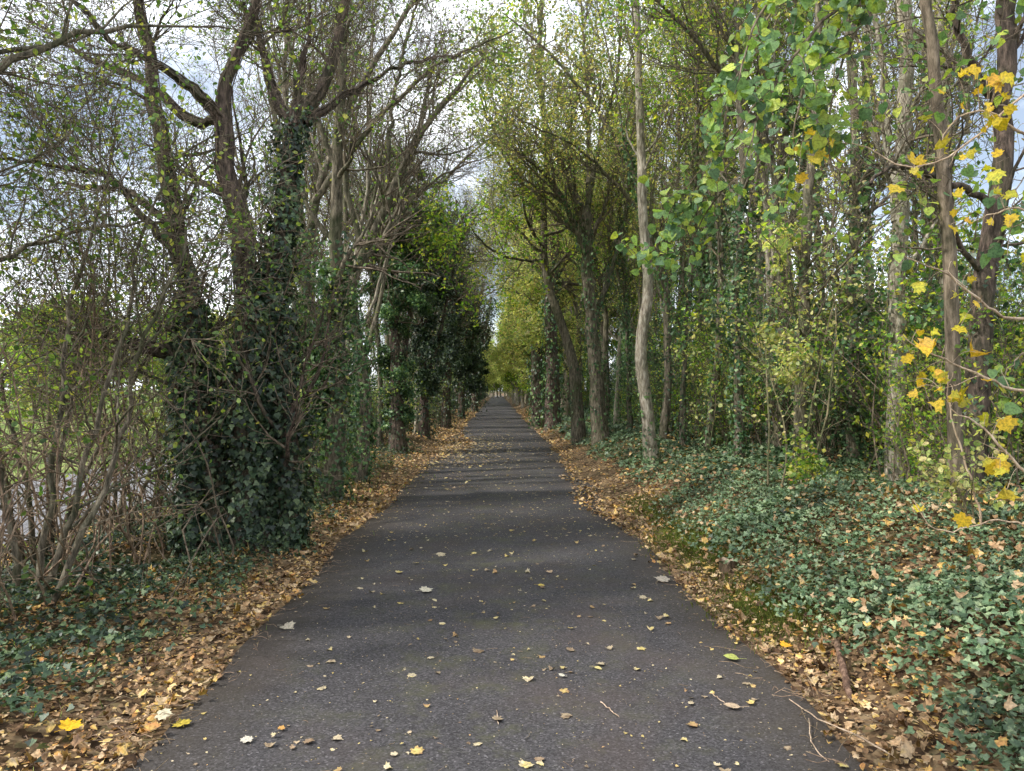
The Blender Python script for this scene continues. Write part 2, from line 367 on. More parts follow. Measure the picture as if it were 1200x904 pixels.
def strip(name, xl, xr, ys_, z, mat, label, cat, cols=2):
    mb = MB(); V = []
    for c in range(cols):
        t = c / (cols - 1); x = xl + (xr - xl) * t
        V.append(np.stack([x, ys_, z + 0 * ys_], -1))
    V = np.stack(V, 1); n = len(ys_)
    i = np.arange(n * cols).reshape(n, cols)
    mb.add(V, np.stack([i[:-1, :-1], i[:-1, 1:], i[1:, 1:], i[1:, :-1]], -1).reshape(-1, 4))
    return tag(mb.build(name, mat), label, cat, kind='structure')
yy = np.concatenate([np.arange(-6, 40, .12), np.arange(40, 240, 2)])
def edge(y, s): return 1.5 + (.16 * (1 - sstep(7, 12, y)) if s == 0 else 0) + (vnoise(y * .5, 0 * y, 5 + s) - .5) * .22 + (vnoise(y * 2.4, 0 * y, 9 + s) - .5) * .07
strip('path', -edge(yy, 0), edge(yy, 1), yy, .012, M['asphalt'], 'dark tarmac path running straight between the trees', 'path')
strip('road', -9.8 + 0 * yy, -6.0 + 0 * yy, yy, -.30, M['road'], 'pale grey road seen through the brambles', 'road')

# ------------------------------------------------------------------ ground cover
def scatter(n, x0, x1, y0, y1, rg, ypow=1.0):
    x = rg.uniform(x0, x1, n); y = y0 + (y1 - y0) * rg.random(n) ** ypow
    return x, y
def norm_up(n, rg, tilt): return nrm(np.stack([rg.normal(size=n) * tilt, rg.normal(size=n) * tilt, np.ones(n)], -1))

def litter():
    rg = np.random.default_rng(5); mb = MB()
    for (n, y0, y1, sh, sz) in ((11000, 1.8, 6, MAPLE, .040), (26000, 1.8, 9, OVAL, .030), (9000, 6, 12, MAPLE, .045), (20000, 9, 22, OVAL, .052), (14000, 22, 60, DIAMOND, .11)):
        x, y = scatter(n * 3, -6.5, 8, y0, y1, rg, 1.25)
        ax = np.abs(x)
        e = np.where(x < 0, edge(y, 0), edge(y, 1))
        # drifts reaching in over the tarmac
        e = e - .07 * (vnoise(y * 5, 0 * y, 71) - .3) - np.where(x > 0, .40 * np.exp(-((y - 11.5) / 2.6) ** 2), .75 * np.exp(-((y - 22) / 4.5) ** 2))
        w = np.where(x < 0, .40 + .65 * sstep(6, 12, y), .46) + (vnoise(x * .8, y * .8, 4) - .5) * .7
        d = sstep(-.07, .07, ax - e) * (1 - sstep(w * .8, w * 1.5, ax - e))
        patch = vnoise(x * 1.6, y * 1.6, 8)
        d = np.maximum(d, sstep(0, .5, ax - e) * (.3 + .45 * sstep(.4, .65, patch)))
        d *= .55 + .6 * vnoise(x * 3, y * 3, 3)
        k = rg.random(len(x)) < d; x, y = x[k][:n], y[k][:n]
        z = gz(x, y) + .015 + rg.random(len(x)) * .035
        z = np.where(np.abs(x) < 1.75, np.maximum(z, .018 + rg.random(len(x)) * .02), z)
        leaves(mb, np.stack([x, y, z], -1), norm_up(len(x), rg, .34), (.4 + 1.1 * rg.random(len(x)) ** 1.8) * sz, sh, rg, curl=.55)
    for (n, y0, y1, sz) in ((1500, 1.8, 6, .036), (3000, 2.2, 9, .042), (3200, 9, 20, .06)):
        x, y = scatter(n, 1.9, 7.5, y0, y1, rg, 1.2); k = rg.random(n) < .25 + sstep(.5, .7, vnoise(x * 1.1, y * 1.1, 77)); x, y = x[k], y[k]
        z = gz(x, y) + .11 + .08 * rg.random(len(x)); leaves(mb, np.stack([x, y, z], -1), norm_up(len(x), rg, .4), rg.uniform(.6, 1.4, len(x)) * sz, MAPLE if y0 < 5 else OVAL, rg, curl=.6)
    x, y = scatter(26000, -5, 3.2, 1.8, 6.5, rg, 1.1); k = (np.abs(x) > edge(y, 0) + .02) & (rg.random(26000) < .75); x, y = x[k], y[k]
    leaves(mb, np.stack([x, y, gz(x, y) + .008 + .012 * rg.random(len(x))], -1), norm_up(len(x), rg, .2), rg.uniform(.5, 1.3, len(x)) * .034, OVAL, rg, curl=.4)
    return tag(mb.build('leaf_litter', M['litter']), 'brown and yellow fallen leaves drifted along both edges of the path', 'leaf litter', kind='stuff')
litter()

def path_bits():
    rg = np.random.default_rng(15); mb = MB()
    for n, y0, y1, sh, s0, s1 in ((330, 2.2, 8, MAPLE, .015, .055), (420, 8, 20, OVAL, .025, .06), (700, 15, 45, DIAMOND, .03, .08), (3600, 2, 14, DIAMOND, .006, .018), (2200, 8, 30, DIAMOND, .012, .04)):
        x, y = scatter(n, -1.5, 1.5, y0, y1, rg, 1.2)
        leaves(mb, np.stack([x, y, np.full(n, .016) + rg.random(n) * .006], -1), norm_up(n, rg, .12), s0 + (s1 - s0) * rg.random(n) ** 2.2, sh, rg, curl=.3)
    # leaves sticking in a drift across the path
    x = rg.uniform(-1.5, 1.5, 5200); y = rg.normal(20.5, 3.4, 5200)
    k = rg.random(5200) < np.clip(.85 - .45 * (x + 1.2), .06, 1); x, y = x[k], y[k]
    leaves(mb, np.stack([x, y, np.full(len(x), .018) + rg.random(len(x)) * .01], -1), norm_up(len(x), rg, .2), rg.uniform(.03, .08, len(x)), OVAL, rg)
    tag(mb.build('scattered_leaves', M['litter_pale']), 'small pale leaf fragments strewn thinly over the tarmac', 'leaf fragments', kind='stuff')
    mb = MB(); n = 1100
    x, y = scatter(n, -1.5, 1.5, 2.2, 11, rg, 1.2); a = rg.uniform(0, PI, n); l = rg.uniform(.02, .07, n)
    q = np.arange(n) > 150; m_ = q.sum(); x[q] = np.where(rg.random(m_) < .5, -1, 1) * (1.4 + np.abs(rg.normal(size=m_)) * .55); l[q] *= rg.uniform(1, 4, m_)
    P = np.zeros((n, 4, 3)); 
    for j in range(4):
        P[:, j, 0] = x + np.cos(a) * l * j / 3; P[:, j, 1] = y + np.sin(a) * l * j / 3; P[:, j, 2] = np.maximum(gz(x, y), 0) + np.where(q, .05 + .03 * rg.random(n), .02)
    P[:, 1:3, :2] += rg.normal(size=(n, 2, 2)) * .004
    tubes(mb, P, np.where(q, .0018, .0012)[:, None] * np.ones((1, 4)), 3)
    tag(mb.build('twig_debris', M['bramble']), 'tiny broken twigs scattered on the path and its verges', 'twig debris', kind='stuff')
path_bits()

def ivy_carpet():
    rg = np.random.default_rng(25); mb = MB()
    for (n, y0, y1, sh, sz) in ((80000, 2.2, 9, IVY, .036), (42000, 9, 22, IVY, .06), (16000, 22, 50, DIAMOND, .13)):
        x, y = scatter(int(n * 2.6), 1.7, 7.5 if y1 < 10 else 11, y0, y1, rg, 1.25)
        inner = 1.88 + .22 * sstep(4, 7, y) + (vnoise(y * .8, 0 * y, 31) - .5) * .5
        d = sstep(-.2, .35, x - inner) * np.clip(.3 + 1.6 * vnoise(x * 1.5, y * 1.5, 21) - .1, 0.12, 1) * (1 - .6 * sstep(6, 11, x))
        k = rg.random(len(x)) < d; x, y = x[k][:n], y[k][:n]
        lump = vnoise(x * 2.2, y * 2.2, 41) * .14 + vnoise(x * 6, y * 6, 42) * .06
        z = gz(x, y) + .02 + lump * (.55 + .45 * rg.random(len(x))) + .03 * rg.random(len(x))
        leaves(mb, np.stack([x, y, z], -1), norm_up(len(x), rg, .55) + np.array([-.15, -.1, 0]), rg.uniform(.5, 1.3, len(x)) * sz * (.65 + .8 * vnoise(x * .9, y * .9, 81)), sh, rg, curl=.25)
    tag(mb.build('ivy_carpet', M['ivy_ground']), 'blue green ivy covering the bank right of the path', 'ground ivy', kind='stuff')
    mb = MB()
    for (n, y0, y1) in ((26000, 1.8, 9), (12000, 9, 20)):
        x, y = scatter(n * 2, -6, -1.75, y0, y1, rg, 1.2)
        d = sstep(.25, .5, vnoise(x * 1.7, y * 1.7, 51)) * sstep(1.85, 2.3, -x) * .9 + .04
        k = rg.random(len(x)) < d; x, y = x[k][:n], y[k][:n]
        z = gz(x, y) + .02 + vnoise(x * 4, y * 4, 52) * .13 + .04 * rg.random(len(x))
        leaves(mb, np.stack([x, y, z], -1), norm_up(len(x), rg, .6), rg.uniform(.5, 1.3, len(x)) * .04, IVY, rg, curl=.2)
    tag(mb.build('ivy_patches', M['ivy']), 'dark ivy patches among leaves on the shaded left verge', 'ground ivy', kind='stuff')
ivy_carpet()

def blades(name, regions, mat, label, cat, h=.09):
    rg = np.random.default_rng(35); mb = MB()
    sh = np.array([(-.035, 0), (.035, 0), (.02, .6), (0, 1)])
    for (cx, cy, rx, ry, n) in regions:
        x = rg.normal(cx, rx, n); y = rg.normal(cy, ry, n)
        z = gz(x, y) + .01
        nn = nrm(np.stack([rg.normal(size=n), rg.normal(size=n), .25 * np.ones(n)], -1))
        leaves(mb, np.stack([x, y, z], -1), nn, rg.uniform(.5, 1.4, n) * h, sh, rg, curl=.5, down=np.tile([0, 0, 1.0], (n, 1)))
    tag(mb.build(name, mat), label, cat, kind='stuff')
q1 = ground(812, 640); q2 = ground(905, 715)
blades('moss_patch', [(q1.x + .05, q1.y, .17, .6, 12000), (q2.x, q2.y, .16, .35, 6000), (q1.x, q1.y + 2.2, .12, .6, 3000)], M['moss'], 'bright green mossy grass patches on the right verge', 'moss', .045)
q3 = ground(60, 660); q4 = ground(1010, 860); q5 = ground(350, 560); q6 = ground(20, 880)
blades('verge_grass', [(q3.x, q3.y, .8, 1.6, 2500), (q5.x, q5.y, .8, 2.0, 2500), (-2.4, 9, .3, 3, 900), (-7, 22, 2, 9, 3500)], M['grass'], 'thin grass blades growing through the leaf litter', 'grass', .07)

# ------------------------------------------------------------------ single fallen leaves and sticks
def fallen_leaf(px, py, size, shape, col, label, spin):
    rg = np.random.default_rng(int(px * 7 + py)); p = ground(px, py)
    m = leaf_mat('fallen_leaf_' + str(px), [tuple(c / LIFT for c in col), tuple(c * .8 / LIFT for c in col)], trans=.05, rough=.65, spec=.3, dark=.9)
    mb = MB(); z = .026 if abs(p.x) < 1.55 else .07
    d = np.array([[math.cos(spin), math.sin(spin), 0]])
    leaves(mb, np.array([[0, 0, 0.0]]), np.array([[.08, -.14, 1.0]]), size, shape, rg, curl=.12, down=d, rnd=np.array([.4]))
    P = np.array([[[0, 0, .001], [-.2 * size * d[0][0], -.2 * size * d[0][1], .004], [-.5 * size * d[0][0], -.45 * size * d[0][1], .004]]])
    tubes(mb, P, np.full((1, 3), .0012), 3)
    o = mb.build('fallen_leaf', m); o.location = (p.x, p.y, max(p.z, 0) + z)
    tag(o, label, 'leaf', 'single fallen leaves')
FL = [
 (75, 874, .085, MAPLE, (.75, .42, .02), 'bright yellow curled leaf lying in the bottom left corner', 1),
 (215, 857, .06, MAPLE, (.55, .42, .06), 'yellow maple leaf lying on tarmac by left litter edge', 2),
 (184, 856, .075, MAPLE, (.62, .55, .38), 'cream maple leaf on the left litter edge', .5),
 (290, 877, .05, MAPLE, (.6, .55, .45), 'pale crumpled leaf near the bottom left of the path', 2.5),
 (328, 862, .035, MAPLE, (.6, .33, .1), 'small orange star leaf on the lower left tarmac', 1.1),
 (332, 738, .085, MAPLE, (.55, .48, .36), 'large pale leaf at the left tarmac edge', .2),
 (513, 653, .09, MAPLE, (.5, .42, .28), 'beige leaf in the middle of the path, farther one', .3),
 (494, 697, .1, MAPLE, (.55, .5, .38), 'widest pale leaf lying left of the path centre', .1),
 (507, 706, .055, OVAL, (.5, .42, .25), 'small oval leaf just below the widest pale one', 0),
 (630, 690, .06, OVAL, (.6, .45, .1), 'yellow oval leaf right of the path centre', 0.1),
 (645, 675, .05, MAPLE, (.5, .35, .22), 'brown small leaf right of the path centre, farthest', 2),
 (696, 788, .05, OVAL, (.55, .47, .2), 'pale yellow oval leaf on right half of path', 0.2),
 (662, 799, .04, OVAL, (.6, .56, .45), 'whitish small leaf beside the path centre line', 2.2),
 (868, 836, .085, OVAL, (.48, .36, .24), 'tan oval leaf lying flat near lower right tarmac edge', 3.1),
 (866, 779, .09, OVAL, (.42, .46, .12), 'green yellow leaf on the right edge of tarmac', 2.9),
 (783, 684, .12, MAPLE, (.6, .52, .42), 'large cream leaf on the right tarmac edge', 2.8),
 (750, 704, .06, MAPLE, (.5, .42, .28), 'beige leaf inside the right edge of the path', .4),
 (918, 772, .075, MAPLE, (.75, .36, .03), 'orange leaf on the right litter verge', .9),
]
for a in FL: fallen_leaf(*a)

def stick(name, pts, mat, label, side=(), k=7):
    root_p = pts[0]; mb = MB(); rg = np.random.default_rng(len(pts) * 3)
    P, R = spline([(p[0] - root_p[0], p[1] - root_p[1], p[2] - root_p[2], r) for p, r in [(q[:3], q[3]) for q in pts]], 12, .002, rg)
    R = R * rg.uniform(.85, 1.15, 12)
    R[-1] *= .3; tubes(mb, P[None], R[None], k)
    for s in side:
        P2, R2 = spline([(p[0] - root_p[0], p[1] - root_p[1], p[2] - root_p[2], p[3]) for p in s], 8, .002, rg); tubes(mb, P2[None], R2[None], 5)
    o = mb.build(name, mat, smooth=True); o.location = root_p[:3]; tag(o, label, 'stick')
def gp(px, py, dz=.03, r=.01):
    p = ground(px, py); return (p.x, p.y, max(float(p.z), 0.012) + dz, r)
stick('fallen_branch', [gp(980, 768, .08, .016), gp(988, 798, .07, .019), gp(997, 832, .05, .015)], M['bark_red'], 'thick broken brown stick lying in litter on the right verge', [[gp(982, 772, .08, .01), gp(968, 764, .07, .008), gp(955, 760, .06, .004)]])
stick('fallen_twig', [gp(925, 828, .02, .003), gp(965, 860, .04, .0035), gp(1005, 878, .05, .004), gp(1050, 905, .06, .004)], M['twig_pale'], 'long pale curved twig along the lower right tarmac edge', k=5)
stick('fallen_twig', [gp(948, 852, .02, .003), gp(952, 880, .012, .003), gp(972, 902, .012, .0025)], M['twig_pale'], 'short pale twig curving on tarmac below the long twig', k=5)
stick('fallen_twig', [gp(704, 827, .006, .003), gp(726, 846, .008, .002)], M['twig_pale'], 'straight pale twig on the right half of the path', k=5)
stick('fallen_twig', [gp(832, 816, .006, .002), gp(850, 829, .008, .002)], M['twig_pale'], 'thin short twig lying above the tan oval leaf', k=5)
stick('fallen_twig', [gp(582, 838, .006, .002), gp(584, 855, .008, .002)], M['twig_pale'], 'tiny upright looking twig on the path centre', k=5)

# ------------------------------------------------------------------ trees
def leaf_cloud(mb, P, per, size, shape, rg, spread=.06, hang=.5, t0=.2):
    """leaves along twigs P (N,M,3)"""
    N = len(P)
    t = rg.uniform(t0, 1, (N, per)); p = sample(P, t).reshape(-1, 3) + rg.normal(size=(N * per, 3)) * spread
    n = rg.normal(size=(N * per, 3)) * .8 + np.array([0, 0, .7])
    down = rg.normal(size=(N * per, 3)) * .6 + np.array([0, 0, -hang])
    leaves(mb, p, n, rg.uniform(.6, 1.3, N * per) * size, shape, rg, down=down)

def ivy_wrap(mb, stems, dens, thick, rg, size=.06, z0=-1, z1=99, shape=IVY, rag=.5):
    """ivy leaves round stems; dens per square metre of the clad surface"""
    for P, R in stems:
        seg = np.linalg.norm(np.diff(P, axis=0), axis=1); L = seg.sum()
        n = int(dens * L * 2 * PI * (R.mean() + thick))
        t = rg.random(n)[None]
        p = sample(P[None], t)[0]; r = sample(R[None], t)[0]
        d = nrm(P[-1] - P[0]); a = rg.uniform(0, 2 * PI, n)
        u = nrm(np.cross(d, [0.3, 1, .1])); v = np.cross(d, u)
        o = np.cos(a)[:, None] * u + np.sin(a)[:, None] * v
        lump = vnoise(t[0] * L * 2.2 + 7, a * 1.3, 61) + .4 * vnoise(t[0] * L * 6, a * 3, 62)
        off = thick * (.25 + lump * 1.1) * rg.uniform(.25, 1.1, n)
        keep = (p[:, 2] > z0) & (p[:, 2] < z1 + (vnoise(a * 2, a * 0, 63) - .5) * rag) 
        pos = p + o * (r + off)[:, None]
        k = keep; m = k.sum()
        if m == 0: continue
        nn = o[k] + rg.normal(size=(m, 3)) * .45 + np.array([0, 0, .35])
        leaves(mb, pos[k], nn, rg.uniform(.6, 1.3, m) * size, shape, rg, curl=.15, down=np.tile([0, 0, -1.0], (m, 1)))

def vines(mb, stems, n, rg, z1=5):
    for P, R in stems:
        L = np.linalg.norm(np.diff(P, axis=0), axis=1).sum(); Mv = 26
        for q in range(n):
            top = rg.uniform(.4, 1); t = np.linspace(0, top, Mv); a0 = rg.uniform(0, 2 * PI); a = a0 + np.cumsum(rg.normal(size=Mv) * .18)
            p = sample(P[None], t[None])[0]; r = sample(R[None], t[None])[0]
            d = nrm(P[-1] - P[0]); u = nrm(np.cross(d, [.3, 1, .1])); v = np.cross(d, u)
            o = np.cos(a)[:, None] * u + np.sin(a)[:, None] * v
            tubes(mb, (p + o * (r + .01)[:, None])[None], np.linspace(.016, .005, Mv)[None], 4)

def tree(name, label, cat, stems, seed, bark='bark_mid', twig='twig', leaf='leaf_mixed', group=None,
         l1=(14, 2.6, 45), l2=(7, 1.1, 42), l3=(7, .5, 45), t0=.35, leaf_n=3, leaf_s=.05, leaf_shape=DIAMOND, ivy=None, ivy_mat='ivy',
         trop=.1, bias=None, wob=.015, base=None, k=9, extra_twigs=0, world=True, l1_r=.5, leaf_hang=.5, vine=0, fall=.5):
    rg = np.random.default_rng(seed)
    St = [spline(s, 26, wob, rg) for s in stems]
    b = base if base is not None else Vector((St[0][0][0][0], St[0][0][0][1], St[0][0][0][2]))
    off = np.array([b.x, b.y, b.z]) if world else np.zeros(3)
    St = [(P - off, R) for P, R in St]
    root = empty(name, b if world else (0, 0, 0)); tag(root, label, cat, group)
    mt = MB()
    for P, R in St:
        R2 = R * (1 + .35 * np.exp(-np.arange(26) / 1.6)) * np.random.default_rng(seed).uniform(.95, 1.05, 26)
        tubes(mt, P[None], R2[None], k)
    if vine: vines(mt, St, vine, rg)
    PP = np.stack([p for p, r in St]); RR = np.stack([r for p, r in St])
    A, Ra = spawn(PP, RR, l1[0], t0, .99, l1[1], l1[2], rg, M=10, wig=.16, trop=trop, rr=l1_r, taper=.2, bias=bias, fall=fall)
    tubes(mt, A, Ra, 6)
    tr = mt.build('trunk', M[bark], root, smooth=True)
    mc = MB()
    B, Rb = spawn(A, Ra, l2[0], .12, 1, l2[1], l2[2], rg, M=7, wig=.2, trop=trop * .8, rr=.6, taper=.3)
    tubes(mc, B, Rb, 4)
    Cc, Rc = spawn(B, Rb, l3[0], .1, 1, l3[1], l3[2], rg, M=5, wig=.22, trop=trop * .4, rr=.55, taper=.5)
    Rc = np.clip(Rc, .0022, .006)
    tubes(mc, Cc, Rc, 3)
    if extra_twigs:
        E, Re = spawn(PP, RR, extra_twigs, .05, .99, .9, 50, rg, M=6, wig=.25, trop=.12, rr=.1)
        Re = np.clip(Re, .003, .007); tubes(mc, E, Re, 3)
        Cc = np.concatenate([Cc, sample_rows(E, 5)])
    br = mc.build('branches', M[twig], root)
    if leaf_n > 0:
        ml = MB()
        if leaf_n < 1: Cc = Cc[rg.random(len(Cc)) < leaf_n]; q = 1
        else: q = int(leaf_n)
        leaf_cloud(ml, Cc, q, leaf_s, leaf_shape, rg, hang=leaf_hang)
        ml.build('crown', M[leaf], root)
    if ivy:
        mi = MB()
        for kw in (ivy if isinstance(ivy, list) else [ivy]):
            kw = dict(kw); which = kw.pop('stems', None)
            src = St if which is None else [St[j] for j in which]
            if kw.pop('limbs', False): src = src + [(A[j], Ra[j]) for j in range(len(A))]
            kw['z0'] = kw.get('z0', -1); 
            ivy_wrap(mi, src, rg=rg, **kw)
        mi.build('ivy', M[ivy_mat], root)
    KIDS[root.name] = [o for o in root.children]
    return root
def sample_rows(P, M):
    t = np.tile(np.linspace(0, 1, M)[None], (len(P), 1)); return sample(P, t)

def path3(pts, Y, dY=None):
    """[(px,py,r)] at distance Y -> stems; first point lands on the ground"""
    out = []
    for j, (px, py, r) in enumerate(pts):
        y = Y if dY is None else Y + dY * j / (len(pts) - 1)
        p = at(px, py, y); out.append([p.x, p.y, p.z, r])
    out[0][2] = float(gz(out[0][0], out[0][1])) - .08
    return [tuple(o) for o in out]

# --- left, the big ivy-clad cluster nearest the camera
YL = 7.3
S1 = [path3([(262, 640, .13), (240, 470, .11), (212, 300, .085), (188, 170, .07), (172, 60, .055), (150, -60, .04), (120, -220, .02)], YL, .3),
      path3([(290, 640, .15), (292, 480, .13), (290, 330, .11), (272, 220, .09), (262, 145, .085), (268, 90, .06), (296, 20, .045), (330, -90, .03), (350, -200, .015)], YL),
      path3([(310, 640, .13), (306, 480, .11), (318, 330, .09), (338, 230, .08), (345, 150, .075), (375, 110, .055), (395, 60, .05), (403, 0, .045), (440, -120, .03), (460, -220, .015)], YL, .4),
      path3([(340, 640, .09), (338, 500, .08), (330, 400, .07), (322, 330, .05)], YL, .2),
      path3([(225, 640, .08), (222, 520, .075), (222, 420, .06), (226, 330, .04)], YL, -.2)]
def limb(a, Y, dY=0.0): return [(*at(px, py, Y + dY * j / (len(a) - 1)), r) for j, (px, py, r) in enumerate(a)]
S1L = [limb([(262, 145, .05), (240, 118, .043), (200, 85, .034), (165, 65, .026), (130, 48, .02), (90, 5, .02), (40, -40, .01)], YL, -.8),
       limb([(255, 140, .035), (225, 140, .033), (180, 105, .027), (150, 88, .02), (95, 62, .02), (30, 20, .012)], YL + .1, .6),
       limb([(345, 150, .045), (322, 110, .035), (308, 60, .028), (300, 10, .02), (310, -80, .01)], YL + .1, .5),
       limb([(345, 155, .03), (350, 90, .022), (362, 40, .016), (362, -40, .01)], YL + .1, .2),
       limb([(355, 145, .035), (385, 125, .028), (425, 100, .02), (470, 75, .014), (540, 65, .008)], YL + .2, 1.6),
       limb([(222, 415, .07), (190, 410, .055), (155, 402, .04), (120, 395, .032), (75, 398, .02)], YL, -.7),
       limb([(215, 425, .04), (170, 405, .03), (130, 408, .02), (100, 420, .01)], YL, -.3),
       limb([(210, 300, .04), (165, 250, .03), (130, 210, .025), (70, 195, .018), (0, 185, .012)], YL, -.9),
       limb([(205, 270, .03), (150, 225, .022), (110, 220, .018), (60, 215, .012)], YL, .5)]
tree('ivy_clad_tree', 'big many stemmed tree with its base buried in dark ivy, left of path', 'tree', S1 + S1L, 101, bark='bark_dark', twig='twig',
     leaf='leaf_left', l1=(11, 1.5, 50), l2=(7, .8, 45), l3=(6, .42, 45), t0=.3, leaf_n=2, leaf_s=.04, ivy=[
         dict(stems=[0, 1, 2, 3, 4], dens=480, thick=.12, size=.055, z1=2.5, rag=1.2),
         dict(stems=[2], dens=900, thick=.10, size=.05, z1=4.3),
         dict(stems=[0], dens=220, thick=.07, size=.05, z1=3.9),
         dict(stems=[3, 4, 1], dens=420, thick=.14, size=.06, z1=1.9, rag=.8)],
     wob=.012, vine=5, k=11, l1_r=.34)

# --- left, off the frame's edge: its limbs cross the top left corner
rg_ = np.random.default_rng(3)
def upright(x, y, h, r, lean=(0, 0), bend=.25, seed=0, n=6, fork=0):
    rg = np.random.default_rng(seed); z = float(gz(x, y)) - .08; pts = []
    ox = oy = 0
    for j in range(n):
        t = j / (n - 1); 
        if j: ox += rg.normal() * bend * .5; oy += rg.normal() * bend * .5
        pts.append((x + lean[0] * t + ox * t, y + lean[1] * t + oy * t, z + h * t, r * (1 - .82 * t)))
    out = [pts]
    for f in range(fork):
        j = rg.integers(1, n - 2); p = pts[j]; a = rg.uniform(0, 2 * PI); hh = h - (p[2] - z)
        sp = rg.uniform(.12, .3) * hh
        out.append([p[:3] + (p[3] * .65,), (p[0] + math.cos(a) * sp * .45, p[1] + math.sin(a) * sp * .45, p[2] + hh * .3, p[3] * .45), (p[0] + math.cos(a) * sp, p[1] + math.sin(a) * sp, p[2] + hh * .85, p[3] * .12)])
    return out
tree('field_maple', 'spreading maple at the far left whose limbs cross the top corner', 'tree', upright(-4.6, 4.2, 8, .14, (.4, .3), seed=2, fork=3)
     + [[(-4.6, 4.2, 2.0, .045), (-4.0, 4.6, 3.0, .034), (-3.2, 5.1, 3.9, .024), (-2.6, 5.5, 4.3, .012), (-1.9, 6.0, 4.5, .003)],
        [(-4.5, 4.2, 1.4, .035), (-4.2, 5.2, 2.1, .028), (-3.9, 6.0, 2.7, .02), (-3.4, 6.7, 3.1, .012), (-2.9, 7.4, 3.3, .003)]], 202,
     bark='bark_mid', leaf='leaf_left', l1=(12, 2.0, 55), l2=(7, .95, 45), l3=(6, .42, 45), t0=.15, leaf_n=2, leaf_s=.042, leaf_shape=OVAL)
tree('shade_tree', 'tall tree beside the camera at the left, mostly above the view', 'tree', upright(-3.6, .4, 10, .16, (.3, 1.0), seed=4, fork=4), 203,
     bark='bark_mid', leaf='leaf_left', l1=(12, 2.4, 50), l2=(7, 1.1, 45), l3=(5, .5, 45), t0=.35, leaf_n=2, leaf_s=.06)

# --- left row going away
def ivy_blob(mb, c, rad, n, rg, size, nclump=40, shape=DIAMOND, zsq=1.0):
    """an uneven mass of leaves gathered in clumps through an ellipsoid"""
    u = nrm(rg.normal(size=(nclump, 3))) * (rg.random((nclump, 1)) ** .45)
    cc = np.array(c) + u * np.array(rad)
    w = rg.integers(0, nclump, n); rr = np.mean(rad) * .26
    p = cc[w] + nrm(rg.normal(size=(n, 3))) * rr * rg.uniform(.3, 1.15, (n, 1)) * np.array([1, 1, .8])
    out = nrm(p - np.array(c)); nn = out + rg.normal(size=(n, 3)) * .6 + np.array([0, 0, .4])
    leaves(mb, p, nn, rg.uniform(.6, 1.35, n) * size, shape, rg, curl=.15)

def clad(name, label, px, pyb, Y, r, topy, seed, masses, lean=0, ivyz=4, group='ivy clad trees down the left side', bare=True, mat='ivy_lit', leafmat='leaf_left', ln=2, l1=(9, 1.9, 45), fork=2, dens=160, thick=.22, size=.07, bark='bark_dark', bias=None):
    p = at(px, pyb, Y); x, y = p.x, p.y
    H = at(px, topy, Y).z - float(gz(x, y))
    rg = np.random.default_rng(seed)
    root = tree(name, label, 'tree', upright(x, y, H, r, (lean, 0), seed=seed, fork=fork, bend=.3), seed, bark=bark, twig='twig', leaf=leafmat, group=group,
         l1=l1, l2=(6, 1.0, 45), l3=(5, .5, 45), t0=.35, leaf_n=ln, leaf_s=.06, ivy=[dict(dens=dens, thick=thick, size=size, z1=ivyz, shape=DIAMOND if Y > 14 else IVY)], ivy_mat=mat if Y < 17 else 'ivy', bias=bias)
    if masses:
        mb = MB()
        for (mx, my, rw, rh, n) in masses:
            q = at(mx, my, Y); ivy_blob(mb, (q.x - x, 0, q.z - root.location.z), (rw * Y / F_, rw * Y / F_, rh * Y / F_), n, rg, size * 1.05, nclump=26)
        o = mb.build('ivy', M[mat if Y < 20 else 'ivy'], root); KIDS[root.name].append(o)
    return root
clad('ivy_clad_tree', 'leaning trunk with a thick ivy sleeve right beside the big many stemmed tree', 388, 562, 10.5, .14, -60, 301,
     [(385, 390, 32, 60, 6500), (375, 470, 24, 60, 5000), (350, 380, 26, 40, 3500), (395, 330, 18, 40, 2200)], lean=.5, ivyz=3.6, dens=260, size=.06, bark='bark_mid')
clad('ivy_clad_tree', 'slim trunk behind the sleeve of ivy with bare top', 420, 545, 14, .10, 60, 302, [(425, 500, 18, 40, 2500)], ivyz=2.5, ln=1, dens=110, thick=.1, bark='bark_mid')
clad('ivy_clad_tree', 'rounded evergreen ivy crowned tree, widest dark crown on the left', 466, 525, 18.5, .2, 175, 303,
     [(470, 205, 28, 34, 8000), (465, 265, 42, 46, 14000), (470, 340, 40, 50, 11000), (465, 430, 22, 60, 5000), (500, 260, 18, 30, 3000), (440, 250, 15, 30, 2500), (466, 490, 16, 30, 2500)], ivyz=7, ln=0, dens=90, l1=(8, 1.4, 45))
clad('ivy_clad_tree', 'dark slim trunk with ragged ivy behind the rounded crowned tree', 497, 515, 23, .16, 210, 304, [(500, 330, 22, 50, 5500), (500, 420, 22, 50, 5000), (505, 265, 18, 40, 4500)], ivyz=7, dens=90, ln=1, thick=.35, size=.09)
clad('ivy_clad_tree', 'bushy dark ivy tree standing past the ragged one', 522, 502, 31, .2, 235, 305, [(522, 330, 24, 60, 6500), (525, 420, 22, 50, 5000), (528, 275, 16, 34, 3500)], ivyz=9, dens=70, ln=1, thick=.4, size=.1)
clad('ivy_clad_tree', 'low dark ivy tree leaning towards the path, last but one', 541, 492, 41, .2, 300, 306, [(541, 370, 20, 40, 5500), (543, 430, 18, 35, 4500), (545, 325, 14, 26, 3000)], ivyz=9, dens=50, ln=0, thick=.5, size=.13)
clad('ivy_clad_tree', 'farthest low dark ivy tree of the left row', 556, 480, 55, .25, 330, 307, [(558, 400, 15, 30, 4500), (558, 435, 14, 25, 4000)], ivyz=9, dens=40, ln=0, thick=.6, size=.16)
